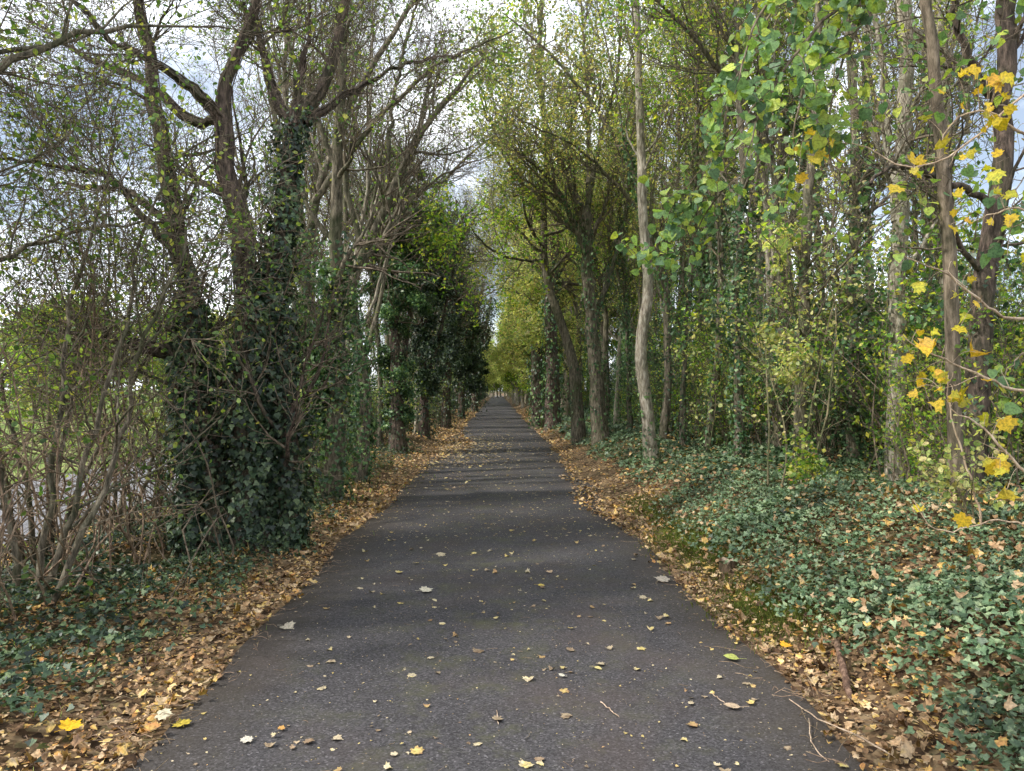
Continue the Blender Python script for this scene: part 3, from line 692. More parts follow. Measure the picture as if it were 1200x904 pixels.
# bare thin poles between them
for j, (px, pyb, Y, r, tp, ln, nm) in enumerate([(400, 555, 13, .06, -40, .1, 'pale slim pole trunk leaning right in front of the ivied crown'), (446, 530, 19, .07, 20, 0, 'slim bare pole trunk left of the rounded crowned tree'),
        (365, 560, 15, .08, -60, -.4, 'slim trunk standing behind the leaning ivied trunk'), (487, 520, 24, .06, 120, .1, 'thin grey pole trunk between two dark ivied trees'), (335, 560, 19, .09, -80, .2, 'slender trunk seen left of the leaning ivied trunk, set back')]):
    p = at(px, pyb, Y)
    tree('young_ash', nm, 'tree', upright(p.x, p.y, at(px, tp, Y).z, r, (ln, 0), seed=320 + j, fork=2, bend=.35), 320 + j, bark='bark_grey' if j in (0, 3) else 'bark_mid', twig='twig',
         leaf='leaf_left', l1=(10, 2.2, 40), l2=(6, 1.1, 42), l3=(6, .5, 45), t0=.3, leaf_n=1, leaf_s=.06, trop=.16, ivy=dict(dens=60, thick=.08, size=.07, z1=2.5, shape=DIAMOND), group='slim trees between the ivied ones')
# overarching bare tree above the path, left
p = at(420, 540, 12.5)
tree('arching_ash', 'bare grey tree arching over the path from the left', 'tree', [
     [(p.x, p.y, -.1, .11), (p.x + .1, p.y, 1.6, .1), (p.x - .1, p.y, 3.2, .08), (p.x + .35, p.y - .2, 4.4, .07), (p.x + 1.1, p.y - .4, 5.8, .05), (p.x + 2.1, p.y - .5, 7.0, .02)],
     [(p.x + .1, p.y, 3.9, .05), (p.x - .3, p.y, 5.6, .04), (p.x - .2, p.y, 8, .015)],
     [(p.x + .5, p.y - .2, 4.8, .04), (p.x + .6, p.y, 6.6, .03), (p.x + 1.2, p.y, 9, .012)]], 341, bark='bark_mid', leaf='leaf_left',
     l1=(13, 2.0, 45), l2=(7, 1.0, 42), l3=(7, .5, 42), t0=.45, leaf_n=.3, leaf_s=.05, ivy=dict(dens=260, thick=.12, size=.06, z1=3.4), ivy_mat='ivy_lit')

# --- right row
def rtree(name, label, pts, Y, seed, **kw):
    st = [path3(pts[0], Y)] + [limb(a, Y, dy) for a, dy in pts[1:]]
    return tree(name, label, 'tree', st, seed, **kw)
rtree('smooth_barked_tree', 'pale smooth trunk standing nearest the path on the right bank', [
     [(766, 552, .112), (757, 470, .102), (751, 400, .097), (760, 335, .09), (754, 270, .083), (752, 180, .076), (748, 60, .064), (745, -100, .05), (752, -260, .02)]], 12.8, 401,
     bark='bark_grey', leaf='leaf_green', l1=(12, 2.0, 55), l2=(7, 1.0, 45), l3=(6, .5, 45), t0=.42, leaf_n=2, leaf_s=.075, leaf_shape=OVAL, ivy=dict(dens=170, thick=.05, size=.055, z1=1.3), ivy_mat='ivy_lit', l1_r=.3)
rtree('branching_tree', 'leaning trunk forking low with a limb curving left over the path', [
     [(678, 506, .17), (674, 440, .145), (658, 380, .125), (641, 330, .11), (637, 250, .09), (640, 180, .07), (632, 60, .07), (640, -60, .03)],
     ([(640, 304, .045), (620, 306, .04), (590, 300, .03), (565, 284, .02), (548, 262, .008)], -2),
     ([(638, 260, .06), (615, 220, .045), (590, 180, .035), (565, 120, .02), (560, 80, .008)], -2)], 20, 402,
     bark='bark_mid', leaf='leaf_green', l1=(11, 3.0, 50), l2=(8, 1.5, 45), l3=(7, .7, 45), t0=.3, leaf_n=5, leaf_s=.10, ivy=dict(stems=[0], dens=60, thick=.08, size=.09, z1=2, shape=DIAMOND), ivy_mat='ivy_lit')
rtree('fanning_tree', 'ivy wrapped trunk fanning into many upright limbs', [
     [(705, 512, .19), (697, 430, .165), (690, 350, .15), (688, 300, .135), (683, 250, .1), (660, 200, .07), (640, 150, .06), (625, 60, .03)],
     ([(688, 300, .085), (668, 250, .07), (640, 205, .055), (615, 185, .035), (590, 160, .012)], -1.5),
     ([(688, 290, .08), (690, 200, .065), (688, 100, .045), (680, 0, .02)], .5),
     ([(685, 260, .08), (700, 180, .06), (722, 90, .04), (730, 0, .02)], .5),
     ([(692, 390, .07), (715, 320, .06), (735, 240, .04), (745, 150, .02)], 1)], 18, 403,
     bark='bark_mid', leaf='leaf_mixed', l1=(10, 2.6, 42), l2=(8, 1.2, 42), l3=(6, .6, 45), t0=.3, leaf_n=4, leaf_s=.085, ivy=dict(stems=[0, 1, 4], dens=110, thick=.1, size=.08, z1=6, shape=DIAMOND), ivy_mat='ivy_lit', trop=.15)
rtree('ivy_column', 'straight trunk wholly wrapped in ivy beyond the fanning tree, left one', [[(632, 492, .3), (630, 430, .28), (628, 370, .25), (626, 300, .15), (620, 200, .08)]], 31, 404,
     bark='bark_dark', leaf='leaf_yellow', l1=(8, 3.0, 45), l2=(6, 1.6, 45), l3=(6, .8, 45), t0=.5, leaf_n=4, leaf_s=.15, ivy=dict(dens=90, thick=.16, size=.12, z1=7, shape=DIAMOND), ivy_mat='ivy_lit', group='ivy columns on the right')
rtree('ivy_column', 'straight trunk wholly wrapped in ivy beyond the fanning tree, right one', [[(648, 495, .28), (647, 430, .26), (645, 370, .22), (646, 300, .15), (650, 200, .08)]], 28, 405,
     bark='bark_dark', leaf='leaf_mixed', l1=(8, 2.6, 45), l2=(6, 1.4, 45), l3=(6, .7, 45), t0=.5, leaf_n=4, leaf_s=.13, ivy=dict(dens=90, thick=.2, size=.12, z1=6.5, shape=DIAMOND), ivy_mat='ivy_lit', group='ivy columns on the right')
rtree('ivy_column', 'slender pole thickly sleeved in glossy ivy above the bank', [[(868, 545, .07), (865, 460, .065), (862, 380, .06), (866, 290, .055), (870, 180, .05), (864, 60, .04), (860, -80, .02)]], 10.6, 406,
     bark='bark_mid', leaf='leaf_mixed', l1=(12, 1.5, 45), l2=(6, .8, 45), l3=(5, .4, 45), t0=.4, leaf_n=2, leaf_s=.06, ivy=[dict(dens=480, thick=.11, size=.05, z1=4.2)], ivy_mat='ivy_lit')
rtree('young_sycamore', 'pale trunk rising from the ivy with yellow leaves round its foot', [[(940, 570, .075), (936, 470, .07), (940, 380, .065), (944, 280, .06), (952, 190, .055), (960, 60, .045), (955, -100, .02)]], 8.8, 407,
     bark='bark_mid', leaf='leaf_yellow', l1=(14, 1.4, 55), l2=(6, .8, 45), l3=(5, .4, 45), t0=.12, leaf_n=2, leaf_s=.055, leaf_shape=OVAL, ivy=dict(dens=170, thick=.05, size=.045, z1=3.2), ivy_mat='ivy_lit', l1_r=.3)
_t = [o for o in C.objects if o.name.startswith('young_sycamore')][0]; _m = MB()
for (px_, py_, y_, rw_, rh_, n_) in ((915, 285, 8.7, .26, .34, 420), (928, 425, 8.3, .3, .3, 420), (905, 390, 8.5, .2, .2, 160), (940, 560, 8.3, .25, .3, 260)):
    q_ = at(px_, py_, y_) - _t.location; ivy_blob(_m, tuple(q_), (rw_, rw_, rh_), n_, np.random.default_rng(px_), .055, nclump=24, shape=OVAL)
_m.build('crown', M['leaf_yellow'], _t)
rtree('grey_sycamore', 'thick grey trunk with ivy on one side in the right wood', [[(1050, 590, .10), (1050, 430, .092), (1052, 300, .088), (1058, 180, .083), (1062, 60, .075), (1055, -80, .07), (1060, -260, .03)],
      ([(1064, 30, .055), (1085, 50, .05), (1110, 65, .05), (1130, 95, .045), (1135, 160, .03)], .8),
      ([(1050, 260, .04), (1040, 140, .035), (1030, 60, .03), (1020, -40, .02)], .4)], 8.2, 408,
     bark='bark_grey', leaf='leaf_mixed', l1=(10, 1.6, 50), l2=(6, .9, 45), l3=(5, .45, 45), t0=.25, leaf_n=2, leaf_s=.06, ivy=dict(stems=[0], dens=150, thick=.06, size=.05, z1=3.4), ivy_mat='ivy_lit', l1_r=.35)
rtree('ivy_clad_sycamore', 'trunk half hidden by hanging ivy left of the thick grey one', [[(1000, 575, .08), (1000, 430, .075), (998, 300, .07), (1002, 180, .065), (996, 60, .055), (990, -100, .03)]], 9.8, 409,
     bark='bark_mid', leaf='leaf_mixed', l1=(10, 1.6, 50), l2=(6, .9, 45), l3=(5, .45, 45), t0=.25, leaf_n=2, leaf_s=.06, ivy=dict(dens=300, thick=.12, size=.05, z1=4.4), ivy_mat='ivy_lit', group=None)
rtree('old_sycamore', 'dark curved trunk near the right edge of the wood', [[(1130, 610, .11), (1142, 480, .10), (1150, 400, .097), (1160, 290, .092), (1172, 180, .085), (1178, 60, .08), (1180, -80, .08), (1160, -260, .04)],
      ([(1172, 130, .05), (1140, 80, .04), (1120, 20, .03), (1118, -60, .02)], -.5),
      ([(1165, 240, .03), (1110, 215, .028), (1060, 195, .02), (1020, 210, .012)], -.8)], 6.6, 410,
     bark='bark_dark', leaf='leaf_big', l1=(10, 1.4, 50), l2=(5, .8, 45), l3=(5, .4, 45), t0=.3, leaf_n=1, leaf_s=.07, leaf_shape=HEART, ivy=dict(stems=[0], dens=90, thick=.05, size=.05, z1=2.6), l1_r=.3)
# mid distance poles on the right
POLES = [(800, 545, 14, .06, -.1, 'thin pole trunk just right of the pale smooth trunk'), (722, 508, 22, .08, .15, 'thin trunk just left of the pale smooth trunk'), (830, 545, 13, .07, .25, 'slim leaning trunk left of the sleeved pole'),
         (738, 520, 20, .07, -.2, 'slim mossy trunk close behind the pale smooth trunk'), (905, 540, 12, .07, .1, 'slim trunk between the sleeved pole and the yellow leaved one'), (785, 520, 18, .09, .3, 'ivied mid distance trunk right of the path'),
         (975, 560, 11, .07, -.2, 'slim dark trunk right of the yellow leaved trunk'), (1090, 570, 9.5, .07, .2, 'slim trunk right of the thick grey trunk'), (850, 530, 17, .09, -.3, 'upright trunk seen deeper behind the sleeved pole'),
         (1025, 560, 13, .09, 0, 'upright trunk seen deeper behind the thick grey trunk')]
for j, (px, pyb, Y, r, ln, lb) in enumerate(POLES):
    p = at(px, pyb, Y)
    tree('pole_tree', lb, 'tree', upright(p.x, p.y, 10.5 + (j % 3), r, (ln * 3, 0), seed=430 + j, fork=2, bend=.35), 430 + j, bark=['bark_mid', 'bark_grey', 'bark_mid'][j % 3], twig='twig_green',
         leaf=['leaf_mixed', 'leaf_green', 'leaf_left'][j % 3], l1=(12, 1.7, 38), l2=(6, .95, 42), l3=(5, .5, 45), t0=.22, leaf_n=2, leaf_s=.075, trop=.2,
         ivy=dict(dens=230, thick=.11, size=.065, z1=[6, 2.6, 4.5][j % 3], shape=DIAMOND if Y > 12 else IVY), ivy_mat='ivy_lit', group='pole trees on the right bank')

# --- prototypes for the wood further back, then copies
def proto(name, label, cat, group, seed, h, r, **kw):
    rg = np.random.default_rng(seed)
    st = []
    for s in upright(0, 0, h, r, (rg.uniform(-.5, .5), 0), seed=seed, fork=kw.pop('fork', 3), bend=.5): st.append([(a, b, c + (0.0), d) for a, b, c, d in s])
    return tree(name, label, cat, st, seed, group=group, world=False, **kw)
GW = 'slim trees of the wood behind the right bank'
PR = [proto('woodland_tree', 'slim tree of the wood behind the right bank', 'tree', GW, 501 + q, 11 + q * .5, .07 + .015 * q, bark=['bark_mid', 'bark_grey'][q % 2], twig='twig_green',
            leaf=['leaf_mixed', 'leaf_left', 'leaf_green', 'leaf_mixed'][q], l1=(13, 2.0, 36), l2=(6, 1.0, 42), l3=(4, .55, 45), t0=.2, leaf_n=2, leaf_s=.08, trop=.2,
            ivy=dict(dens=120, thick=.13, size=.1, z1=[4, 7, 2, 5.5][q], shape=DIAMOND), ivy_mat='ivy_lit') for q in range(4)]
used = set()
NEAR_ARCH = []
def place(pr, x, y, s, rz, label=None, group=None):
    z = float(gz(x, y))
    if pr.name not in used:
        used.add(pr.name); o = pr; o.location = (x, y, z); o.rotation_euler = (0, 0, rz); o.scale = (s, s, s)
    else: o = copy_tree(pr, (x, y, z), rz, s)
    if label: o['label'] = label
    if group: o['group'] = group
    return o
rp = random.Random(8)
cnt = 0
for y in [13 + 1.9 * k for k in range(24)]:
    for x in (rp.uniform(4.2, 6.5), rp.uniform(6.5, 11), rp.uniform(11, 17))[:2 + (int(y) % 2)]:
        if y < 18 and x < 5: continue
        place(PR[rp.randrange(4)], x, y + rp.uniform(-.9, .9), rp.uniform(.8, 1.12), rp.uniform(0, 6.28)); cnt += 1
for k in range(12):
    place(PR[rp.randrange(4)], rp.uniform(7, 12.5), rp.uniform(8, 13), rp.uniform(.8, 1.05), rp.uniform(0, 6.28))

GL = 'bare trees behind the left row'
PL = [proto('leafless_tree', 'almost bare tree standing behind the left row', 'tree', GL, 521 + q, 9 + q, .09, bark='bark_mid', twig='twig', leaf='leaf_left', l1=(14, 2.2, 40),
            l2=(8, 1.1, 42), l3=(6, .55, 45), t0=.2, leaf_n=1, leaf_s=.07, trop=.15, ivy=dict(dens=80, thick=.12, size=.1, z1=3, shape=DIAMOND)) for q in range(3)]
for y in [15 + 3.0 * k for k in range(13)]:
    place(PL[rp.randrange(3)], rp.uniform(-4.9, -3.8), y + rp.uniform(-1, 1), rp.uniform(.8, 1.1), rp.uniform(0, 6.28))
# trees beyond the road, left: lower, leafy
GB = 'leafy trees beyond the road on the left'
PB = [proto('roadside_tree', 'low leafy tree beyond the road on the left', 'tree', GB, 541 + q, 5.5 + q, .12, bark='bark_mid', twig='twig', leaf=['leaf_green', 'leaf_mixed'][q], l1=(16, 2.6, 60),
            l2=(8, 1.3, 50), l3=(6, .6, 50), t0=.1, leaf_n=7, leaf_s=.17, trop=.05) for q in range(2)]
for k in range(22):
    place(PB[k % 2], rp.uniform(-30, -13), 10 + k * 3.2 + rp.uniform(-1, 1), rp.uniform(.6, 1.0), rp.uniform(0, 6.28))

# --- far rows lining the path
GFR = 'sunlit trees far along the right of the path'; GFL = 'dark trees far along the left of the path'
PF = [proto('sunlit_tree', 'yellow green tree far along the right of the path', 'tree', GFR, 561 + q, 10.5, .16, bark='bark_grey', twig='twig_green', leaf=['leaf_yellow', 'leaf_green'][q], l1=(18, 2.3, 50),
            l2=(8, 1.2, 50), l3=(6, .6, 50), t0=.04, leaf_n=5, leaf_s=.17, trop=.15, fall=.3) for q in range(2)]
def arch_proto(seed, leaf):
    rg = np.random.default_rng(seed)
    st = [[(0, 0, -.1, .15), (.1, .1, 2.5, .13), (-.3, 0, 4.6, .1), (-1.3, .2, 6.6, .07), (-2.8, 0, 8.0, .03)], [(0, 0, 3.2, .08), (-.9, .3, 4.6, .05), (-2.0, .3, 5.6, .02)], [(-.2, 0, 4.2, .08), (.2, .3, 6.6, .05), (0, 0, 9.2, .02)], [(0, 0, 2.2, .06), (-.8, -.6, 3.3, .04), (-1.6, -.9, 3.9, .015)]]
    return tree('arching_tree', 'yellow green tree arching over the far part of the path', 'tree', st, seed, bark='bark_mid', twig='twig_green', leaf=leaf, l1=(10, 1.7, 50), l2=(8, 1.0, 50), l3=(6, .55, 50), t0=.15, leaf_n=5, leaf_s=.13, trop=.05, world=False, group='trees arching over the far path')
PA = [arch_proto(591, 'leaf_yellow'), arch_proto(592, 'leaf_mixed')]
def near_arch(x, y, sgn, seed, leaf, ln, lab, h=1.0):
    z = float(gz(x, y)) - .1; f = lambda a, b, c, d: (x + sgn * a, y + b, z + c * h, d)
    st = [[f(0, 0, 0, .085), f(-.1, .1, 2.5, .075), f(.2, 0, 4.6, .06), f(1.0, .2, 6.6, .045), f(2.3, 0, 8.2, .03), f(3.4, -.3, 9.0, .01)], [f(.1, 0, 4.4, .05), f(.9, -.3, 5.3, .04), f(2.0, -.8, 6.1, .025), f(3.2, -1.2, 6.5, .008)],
          [f(0, 0, 3.8, .05), f(-.4, .3, 6.2, .04), f(-.2, 0, 9.4, .012)]]
    return tree('arching_sapling', lab, 'tree', st, seed, bark='bark_mid', twig='twig', leaf=leaf, l1=(14, 2.0, 42), l2=(8, 1.0, 42), l3=(6, .5, 42), t0=.3, leaf_n=ln, leaf_s=.062, trop=.1, ivy=dict(dens=120, thick=.07, size=.06, z1=2.5), ivy_mat='ivy_lit', group='slim trees arching over the near path', l1_r=.4)
_r0 = near_arch(3.5, 15.5, -1, 821, 'leaf_mixed', 4, 'slim leafy tree arching over the path between the pale smooth trunk and the fanning tree')
_r1 = near_arch(3.3, 23.5, -1, 822, 'leaf_yellow', 4, 'yellowing slim tree arching over the path beyond the fanning tree')
near_arch(4.4, 11.5, -1, 823, 'leaf_green', 3, 'slim tree arching towards the path right of the pale smooth trunk', 1.1)
_l0 = near_arch(-3.3, 16.5, 1, 824, 'leaf_left', .25, 'slim bare tree arching in from the left beside the rounded dark crown')
near_arch(-3.0, 11.6, 1, 825, 'leaf_left', .2, 'slim bare tree arching in from the left, nearest', 1.05)
_l1 = near_arch(-3.3, 27, 1, 826, 'leaf_mixed', 1, 'slim tree arching in from the left, farthest')
for src, x, y, rz, s_ in ((_l0, -3.1, 21.5, .3, 1.05), (_l0, -3.0, 32, -.4, 1.15), (_l1, -2.9, 37, .3, 1.1), (_l0, -2.8, 43, .2, 1.2), (_r1, 3.2, 29, .4, 1.05), (_r0, 3.0, 34, -.3, 1.1), (_r1, 2.9, 40, .1, 1.15), (_r0, 2.9, 20, .35, 1.0)):
    o_ = copy_tree(src, (x, y, float(gz(x, y)) - .1), rz, s_); o_['group'] = 'slim arching trees further along the path'
    o_['label'] = 'slim tree arching in over the path from the %s, further along' % ('left' if x < 0 else 'right'); o_['group'] = 'slim arching trees further along the ' + ('left' if x < 0 else 'right')

def dark_proto(seed):
    rg = np.random.default_rng(seed)
    t = proto('evergreen_tree', 'dark ivy covered tree far along the left of the path', 'tree', GFL, seed, 9.5, .16, bark='bark_dark', twig='twig', leaf='leaf_mixed', l1=(9, 1.9, 50), l2=(6, 1.1, 50), l3=(5, .5, 50), t0=.3, leaf_n=2, leaf_s=.12)
    mb = MB()
    for q in range(8):
        w_ = rg.uniform(.35, 1.15); ivy_blob(mb, (rg.normal() * .5, rg.normal() * .5, .9 + q * 1.0 + rg.normal() * .3), (w_, w_, rg.uniform(.5, 1.0)), int(2300 * w_), rg, .13, nclump=12)
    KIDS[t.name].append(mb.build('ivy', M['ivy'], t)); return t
PD = [dark_proto(581), dark_proto(582)]
y = 36
while y < 175:
    place(PF[rp.randrange(2)], rp.uniform(2.6, 3.5), y, rp.uniform(.85, 1.15), rp.uniform(0, 6.28))
    if rp.random() < .7: place(PF[rp.randrange(2)], rp.uniform(5.5, 9), y + 1, rp.uniform(.9, 1.25), rp.uniform(0, 6.28))
    y += 3.0 + y * .02
y = 47
while y < 175:
    place(PD[rp.randrange(2)], rp.uniform(-4.4, -3.3), y, rp.uniform(.8, 1.05), rp.uniform(0, 6.28))
    if y > 70: place(PF[rp.randrange(2)], rp.uniform(-8, -5), y + 1.5, rp.uniform(.9, 1.1), rp.uniform(0, 6.28), 'yellow green tree behind the dark trees far along the left', 'sunlit trees far along the left')
    y += 3.2 + y * .02

for k, y in enumerate((30, 36, 42, 47, 52, 57, 62, 68, 74, 80, 87, 95, 104, 114, 126, 140, 150)):
    place(PA[k % 2], rp.uniform(2.2, 2.9), y, rp.uniform(.85, 1.0), rp.uniform(-.5, .5))
for k, y in enumerate((64, 72, 80, 90, 100, 112, 128, 145)):
    place(PA[k % 2], -2.9, y, rp.uniform(.85, 1.0), PI + rp.uniform(-.5, .5))
for k in range(9):
    place(PF[k % 2], -3.2 + .8 * k, 165 + 3 * (k % 3), rp.uniform(.8, 1.0), k)
for k in range(16):
    xx = rp.uniform(-7, 7)
    place(PF[k % 2], xx, rp.uniform(176, 200) + (14 if abs(xx) < 1.6 else 0), rp.uniform(.9, 1.3), rp.uniform(0, 6.28), 'yellow green tree closing the far end of the path', 'trees closing the far end of the path')
for y in (62, 74, 88, 103, 120, 138, 156):
    for sx in (-1, 1):
        place(PF[rp.randrange(2)], sx * rp.uniform(1.9, 2.4), y, rp.uniform(.8, .95), rp.uniform(0, 6.28)) if sx > 0 else place(PD[rp.randrange(2)], -rp.uniform(2.3, 2.8), y, rp.uniform(.7, .85), rp.uniform(0, 6.28))
# ------------------------------------------------------------------ shrubs and undergrowth
def shrub(name, label, group, seed, h, w, leafmat, n, size, stems=14, twig='twig', shape=DIAMOND):
    rg = np.random.default_rng(seed); root = empty(name, (0, 0, 0)); tag(root, label, 'shrub', group)
    S = np.zeros((1, 2, 3)); S[0, 1, 2] = .2
    A, Ra = spawn(S, np.full((1, 2), .006 + .005 * h), stems, 0, .4, h * 1.1, 38 * w / h, rg, M=9, wig=.14, trop=.03, rr=.7, taper=.3, fall=0)
    A[:, :, :2] += rg.normal(size=(stems, 1, 2)) * w * .22
    B, Rb = spawn(A, Ra, 7, .15, 1, h * .4, 45, rg, M=6, wig=.2, trop=.03, rr=.6)
    Cc, Rc = spawn(B, Rb, 5, .1, 1, h * .18, 50, rg, M=4, wig=.2, trop=0, rr=.6)
    mb = MB(); tubes(mb, A, Ra, 5); tubes(mb, B, Rb, 3); tubes(mb, Cc, np.clip(Rc, .002, .004), 3)
    mb.build('stems', M[twig], root)
    ml = MB(); leaf_cloud(ml, Cc, n, size, shape, rg, spread=.05, hang=.4); ml.build('leaves', M[leafmat], root)
    KIDS[root.name] = list(root.children); return root
GS = 'green shrubs under the right hand trees'; GY = 'yellowing saplings under the right hand trees'
SH = [shrub('undergrowth_shrub', 'dark green shrub under the right hand trees', GS, 601 + q, 2.2 + .3 * q, 1.6, ['ivy_lit', 'leaf_green'][q % 2], 4, .075, shape=OVAL if q == 0 else DIAMOND) for q in range(2)]
SY = [shrub('yellowing_sapling', 'yellowing sapling under the right hand trees', GY, 611 + q, 2.4, 1.2, 'leaf_yellow', 3, .07, stems=7, twig='twig_green') for q in range(2)]
for k in range(84):
    y = 6.5 + 32 * rp.random() ** 1.4; x = rp.uniform(4.3, 9.5) if y < 14 else rp.uniform(3.9, 11)
    place(SH[rp.randrange(2)], x, y, rp.uniform(.55, 1.0) * (1 if x > 4.6 else .7), rp.uniform(0, 6.28))
for k in range(12):
    place(SY[rp.randrange(2)], rp.uniform(3.6, 7.5), 7.5 + 18 * rp.random(), rp.uniform(.6, 1.0), rp.uniform(0, 6.28))
GU = 'shrubs under the left hand trees'
SL = [shrub('hedge_shrub', 'shrub under the left hand trees', GU, 621 + q, 2.0, 1.3, ['ivy', 'leaf_left'][q], 4, .07, stems=12) for q in range(2)]
for k in range(46):
    y = 9.5 + 40 * rp.random()
    place(SL[rp.randrange(2)], rp.uniform(-4.9, -3.1) if y > 12 else rp.uniform(-4.4, -3.3), y, rp.uniform(.55, 1.25), rp.uniform(0, 6.28))
# tall thicket far behind on the right so that the wood closes
GT = 'dense thicket bushes deep in the right wood'
ST = [shrub('thicket_bush', 'dense bush deep in the right wood', GT, 631 + q, 4.2, 3.2, ['leaf_mixed', 'leaf_green'][q], 4, .17, stems=14, twig='twig_green') for q in range(2)]
for k in range(30):
    y = 8 + k * 1.9; place(ST[k % 2], 13 + rp.uniform(-1.5, 3) + (y < 20) * 1.5, y, rp.uniform(.8, 1.1), rp.uniform(0, 6.28))

# ------------------------------------------------------------------ brambles and saplings on the left edge
def bramble(label, x, y, n, h, seed, leafmat='leaf_left', ln=2, spread=.6, arch=.10, twig='twig'):
    rg = np.random.default_rng(seed); z = float(gz(x, y)); root = empty('bramble_thicket', (x, y, z)); tag(root, label, 'brambles', 'bramble thickets on the left')
    S = np.zeros((1, 2, 3)); S[0, 1, 2] = .1
    A, Ra = spawn(S, np.full((1, 2), .011), n, 0, .5, h * 2.1, 34, rg, M=18, wig=.17, trop=0, rr=.8, taper=.35, fall=0)
    A[:, :, :2] += rg.normal(size=(n, 1, 2)) * spread
    t = np.linspace(0, 1, 18); A[:, :, 2] -= (t ** 2.4)[None] * h * rg.uniform(.1, 1.2, (n, 1))
    A[:, :, 0] = np.minimum(A[:, :, 0], .75 - .2 * rg.random((n, 1))); A[:, :, 2] = np.maximum(A[:, :, 2], -.05)
    B, Rb = spawn(A, Ra, 3, .2, 1, h * .6, 45, rg, M=9, wig=.2, trop=-.05, rr=.7)
    Cc, Rc = spawn(B, Rb, 3, .1, 1, h * .22, 50, rg, M=4, wig=.2, trop=0, rr=.6)
    mb = MB(); tubes(mb, A, Ra, 5); tubes(mb, B, Rb, 3); tubes(mb, Cc, np.clip(Rc, .002, .004), 3); mb.build('stems', M[twig], root)
    ml = MB(); Cc = Cc[::2]; leaf_cloud(ml, Cc, ln, .045, OVAL, rg, spread=.03); ml.build('leaves', M[leafmat], root)
bramble('tangled bramble thicket at the left frame edge, nearest', -3.75, 4.3, 32, 1.45, 701, twig='bramble')
bramble('tangled brown bramble thicket left of the big ivied tree', -3.7, 6.3, 50, 1.75, 702, twig='bramble')
bramble('looser bramble stems behind the big ivied tree', -4.2, 8.5, 36, 1.8, 703, twig='bramble')
bramble('low bramble tangle at the foot of the wire fence', -4.6, 5.8, 24, 1.3, 704, leafmat='leaf_green', ln=4)
bramble('bramble arch under the bare limb of the big ivied tree', -3.1, 7.2, 26, 1.5, 705, ln=1)

for j, (x, y, h, ln, lb) in enumerate([(-3.55, 5.6, 4.5, .3, 'thin hazel at the left edge with small green leaves, nearest'), (-4.5, 7.2, 5.5, -.2, 'taller hazel beyond the nearest hazel at the left'), (-5.0, 9.5, 6, .4, 'hazel with sparse leaves near the wire fence')]):
    tree('hazel', lb, 'tree', sum([upright(x + .12 * q, y - .1 * q, h * (1 - .1 * q), .028, (ln + .5 * (q - 1), .3 * (q - 1)), seed=720 + j * 5 + q, bend=.3) for q in range(4)], []), 720 + j,
         bark='bark_mid', leaf='leaf_left', l1=(11, 1.5, 50), l2=(6, .75, 45), l3=(5, .4, 45), t0=.15, leaf_n=2, leaf_s=.042, leaf_shape=OVAL, k=6, group='hazels at the left edge')

# fence along the left
def fence():
    root = empty('wire_fence', (-4.9, 3, 0)); tag(root, 'dark post and wire fence behind the brambles on the left', 'fence')
    for j in range(9):
        y = 1.0 + 2.6 * j; mb = MB(); z = float(gz(-4.9, 3 + y - 1)) - .1; h = 1.35
        P = np.array([[[0, 0, z], [0.01, 0, z + h * .5], [0, .01, z + h], [0, .01, z + h + .03]]]); tubes(mb, P, np.array([[.05, .048, .047, .012]]), 8)
        o = mb.build('post', M['post'], root); o.location = (0, y - 1, 0)
    mb = MB(); yy = np.linspace(-.2, 21, 60)
    for h in np.linspace(.15, 1.15, 9):
        P = np.stack([np.full(60, .05), yy, gz(np.full(60, -4.9), yy + 3) + h + .01 * np.sin(yy * 3)], -1)[None]; tubes(mb, P, np.full((1, 60), .0022), 3)
    vy = np.arange(0, 21, .15); P = np.zeros((len(vy), 2, 3)); P[:, :, 0] = .055; P[:, :, 1] = vy[:, None]; P[:, 0, 2] = gz(np.full(len(vy), -4.9), vy + 3) + .15; P[:, 1, 2] = P[:, 0, 2] + 1.0
    tubes(mb, P, np.full((len(vy), 2), .0018), 3)
    mb.build('wire_mesh', M['wire'], root)
fence()

# stump
def stump():
    p = ground(852, 672); root = empty('tree_stump', (p.x, p.y, p.z - .03)); tag(root, 'small rotten brown stump at the edge of the right bank', 'stump')
    rg = np.random.default_rng(6); k = 14; a = np.arange(k) * 2 * PI / k; V = []
    for h, r in ((0, .085), (.04, .068), (.1, .06), (.14, .058)):
        rr = r * (1 + .14 * np.sin(a * 3 + 1) + rg.normal(size=k) * .05); V.append(np.stack([rr * np.cos(a), rr * np.sin(a), h + (rg.normal(size=k) * .015 if h > .12 else 0 * a)], -1))
    i = np.arange(4 * k).reshape(4, k); mb = MB()
    mb.add(np.concatenate(V), np.stack([i[:-1], np.roll(i[:-1], -1, 1), np.roll(i[1:], -1, 1), i[1:]], -1).reshape(-1, 4)); mb.build('bark', M['bark_red'], root)
    m2 = MB(); top = V[-1] * np.array([.97, .97, 1]); c = np.array([[0, 0, .10]])
    m2.add(np.concatenate([top, c]), np.array([[j, (j + 1) % k, k] for j in range(k)])); m2.build('cut_top', M['twig_pale'], root)
stump()

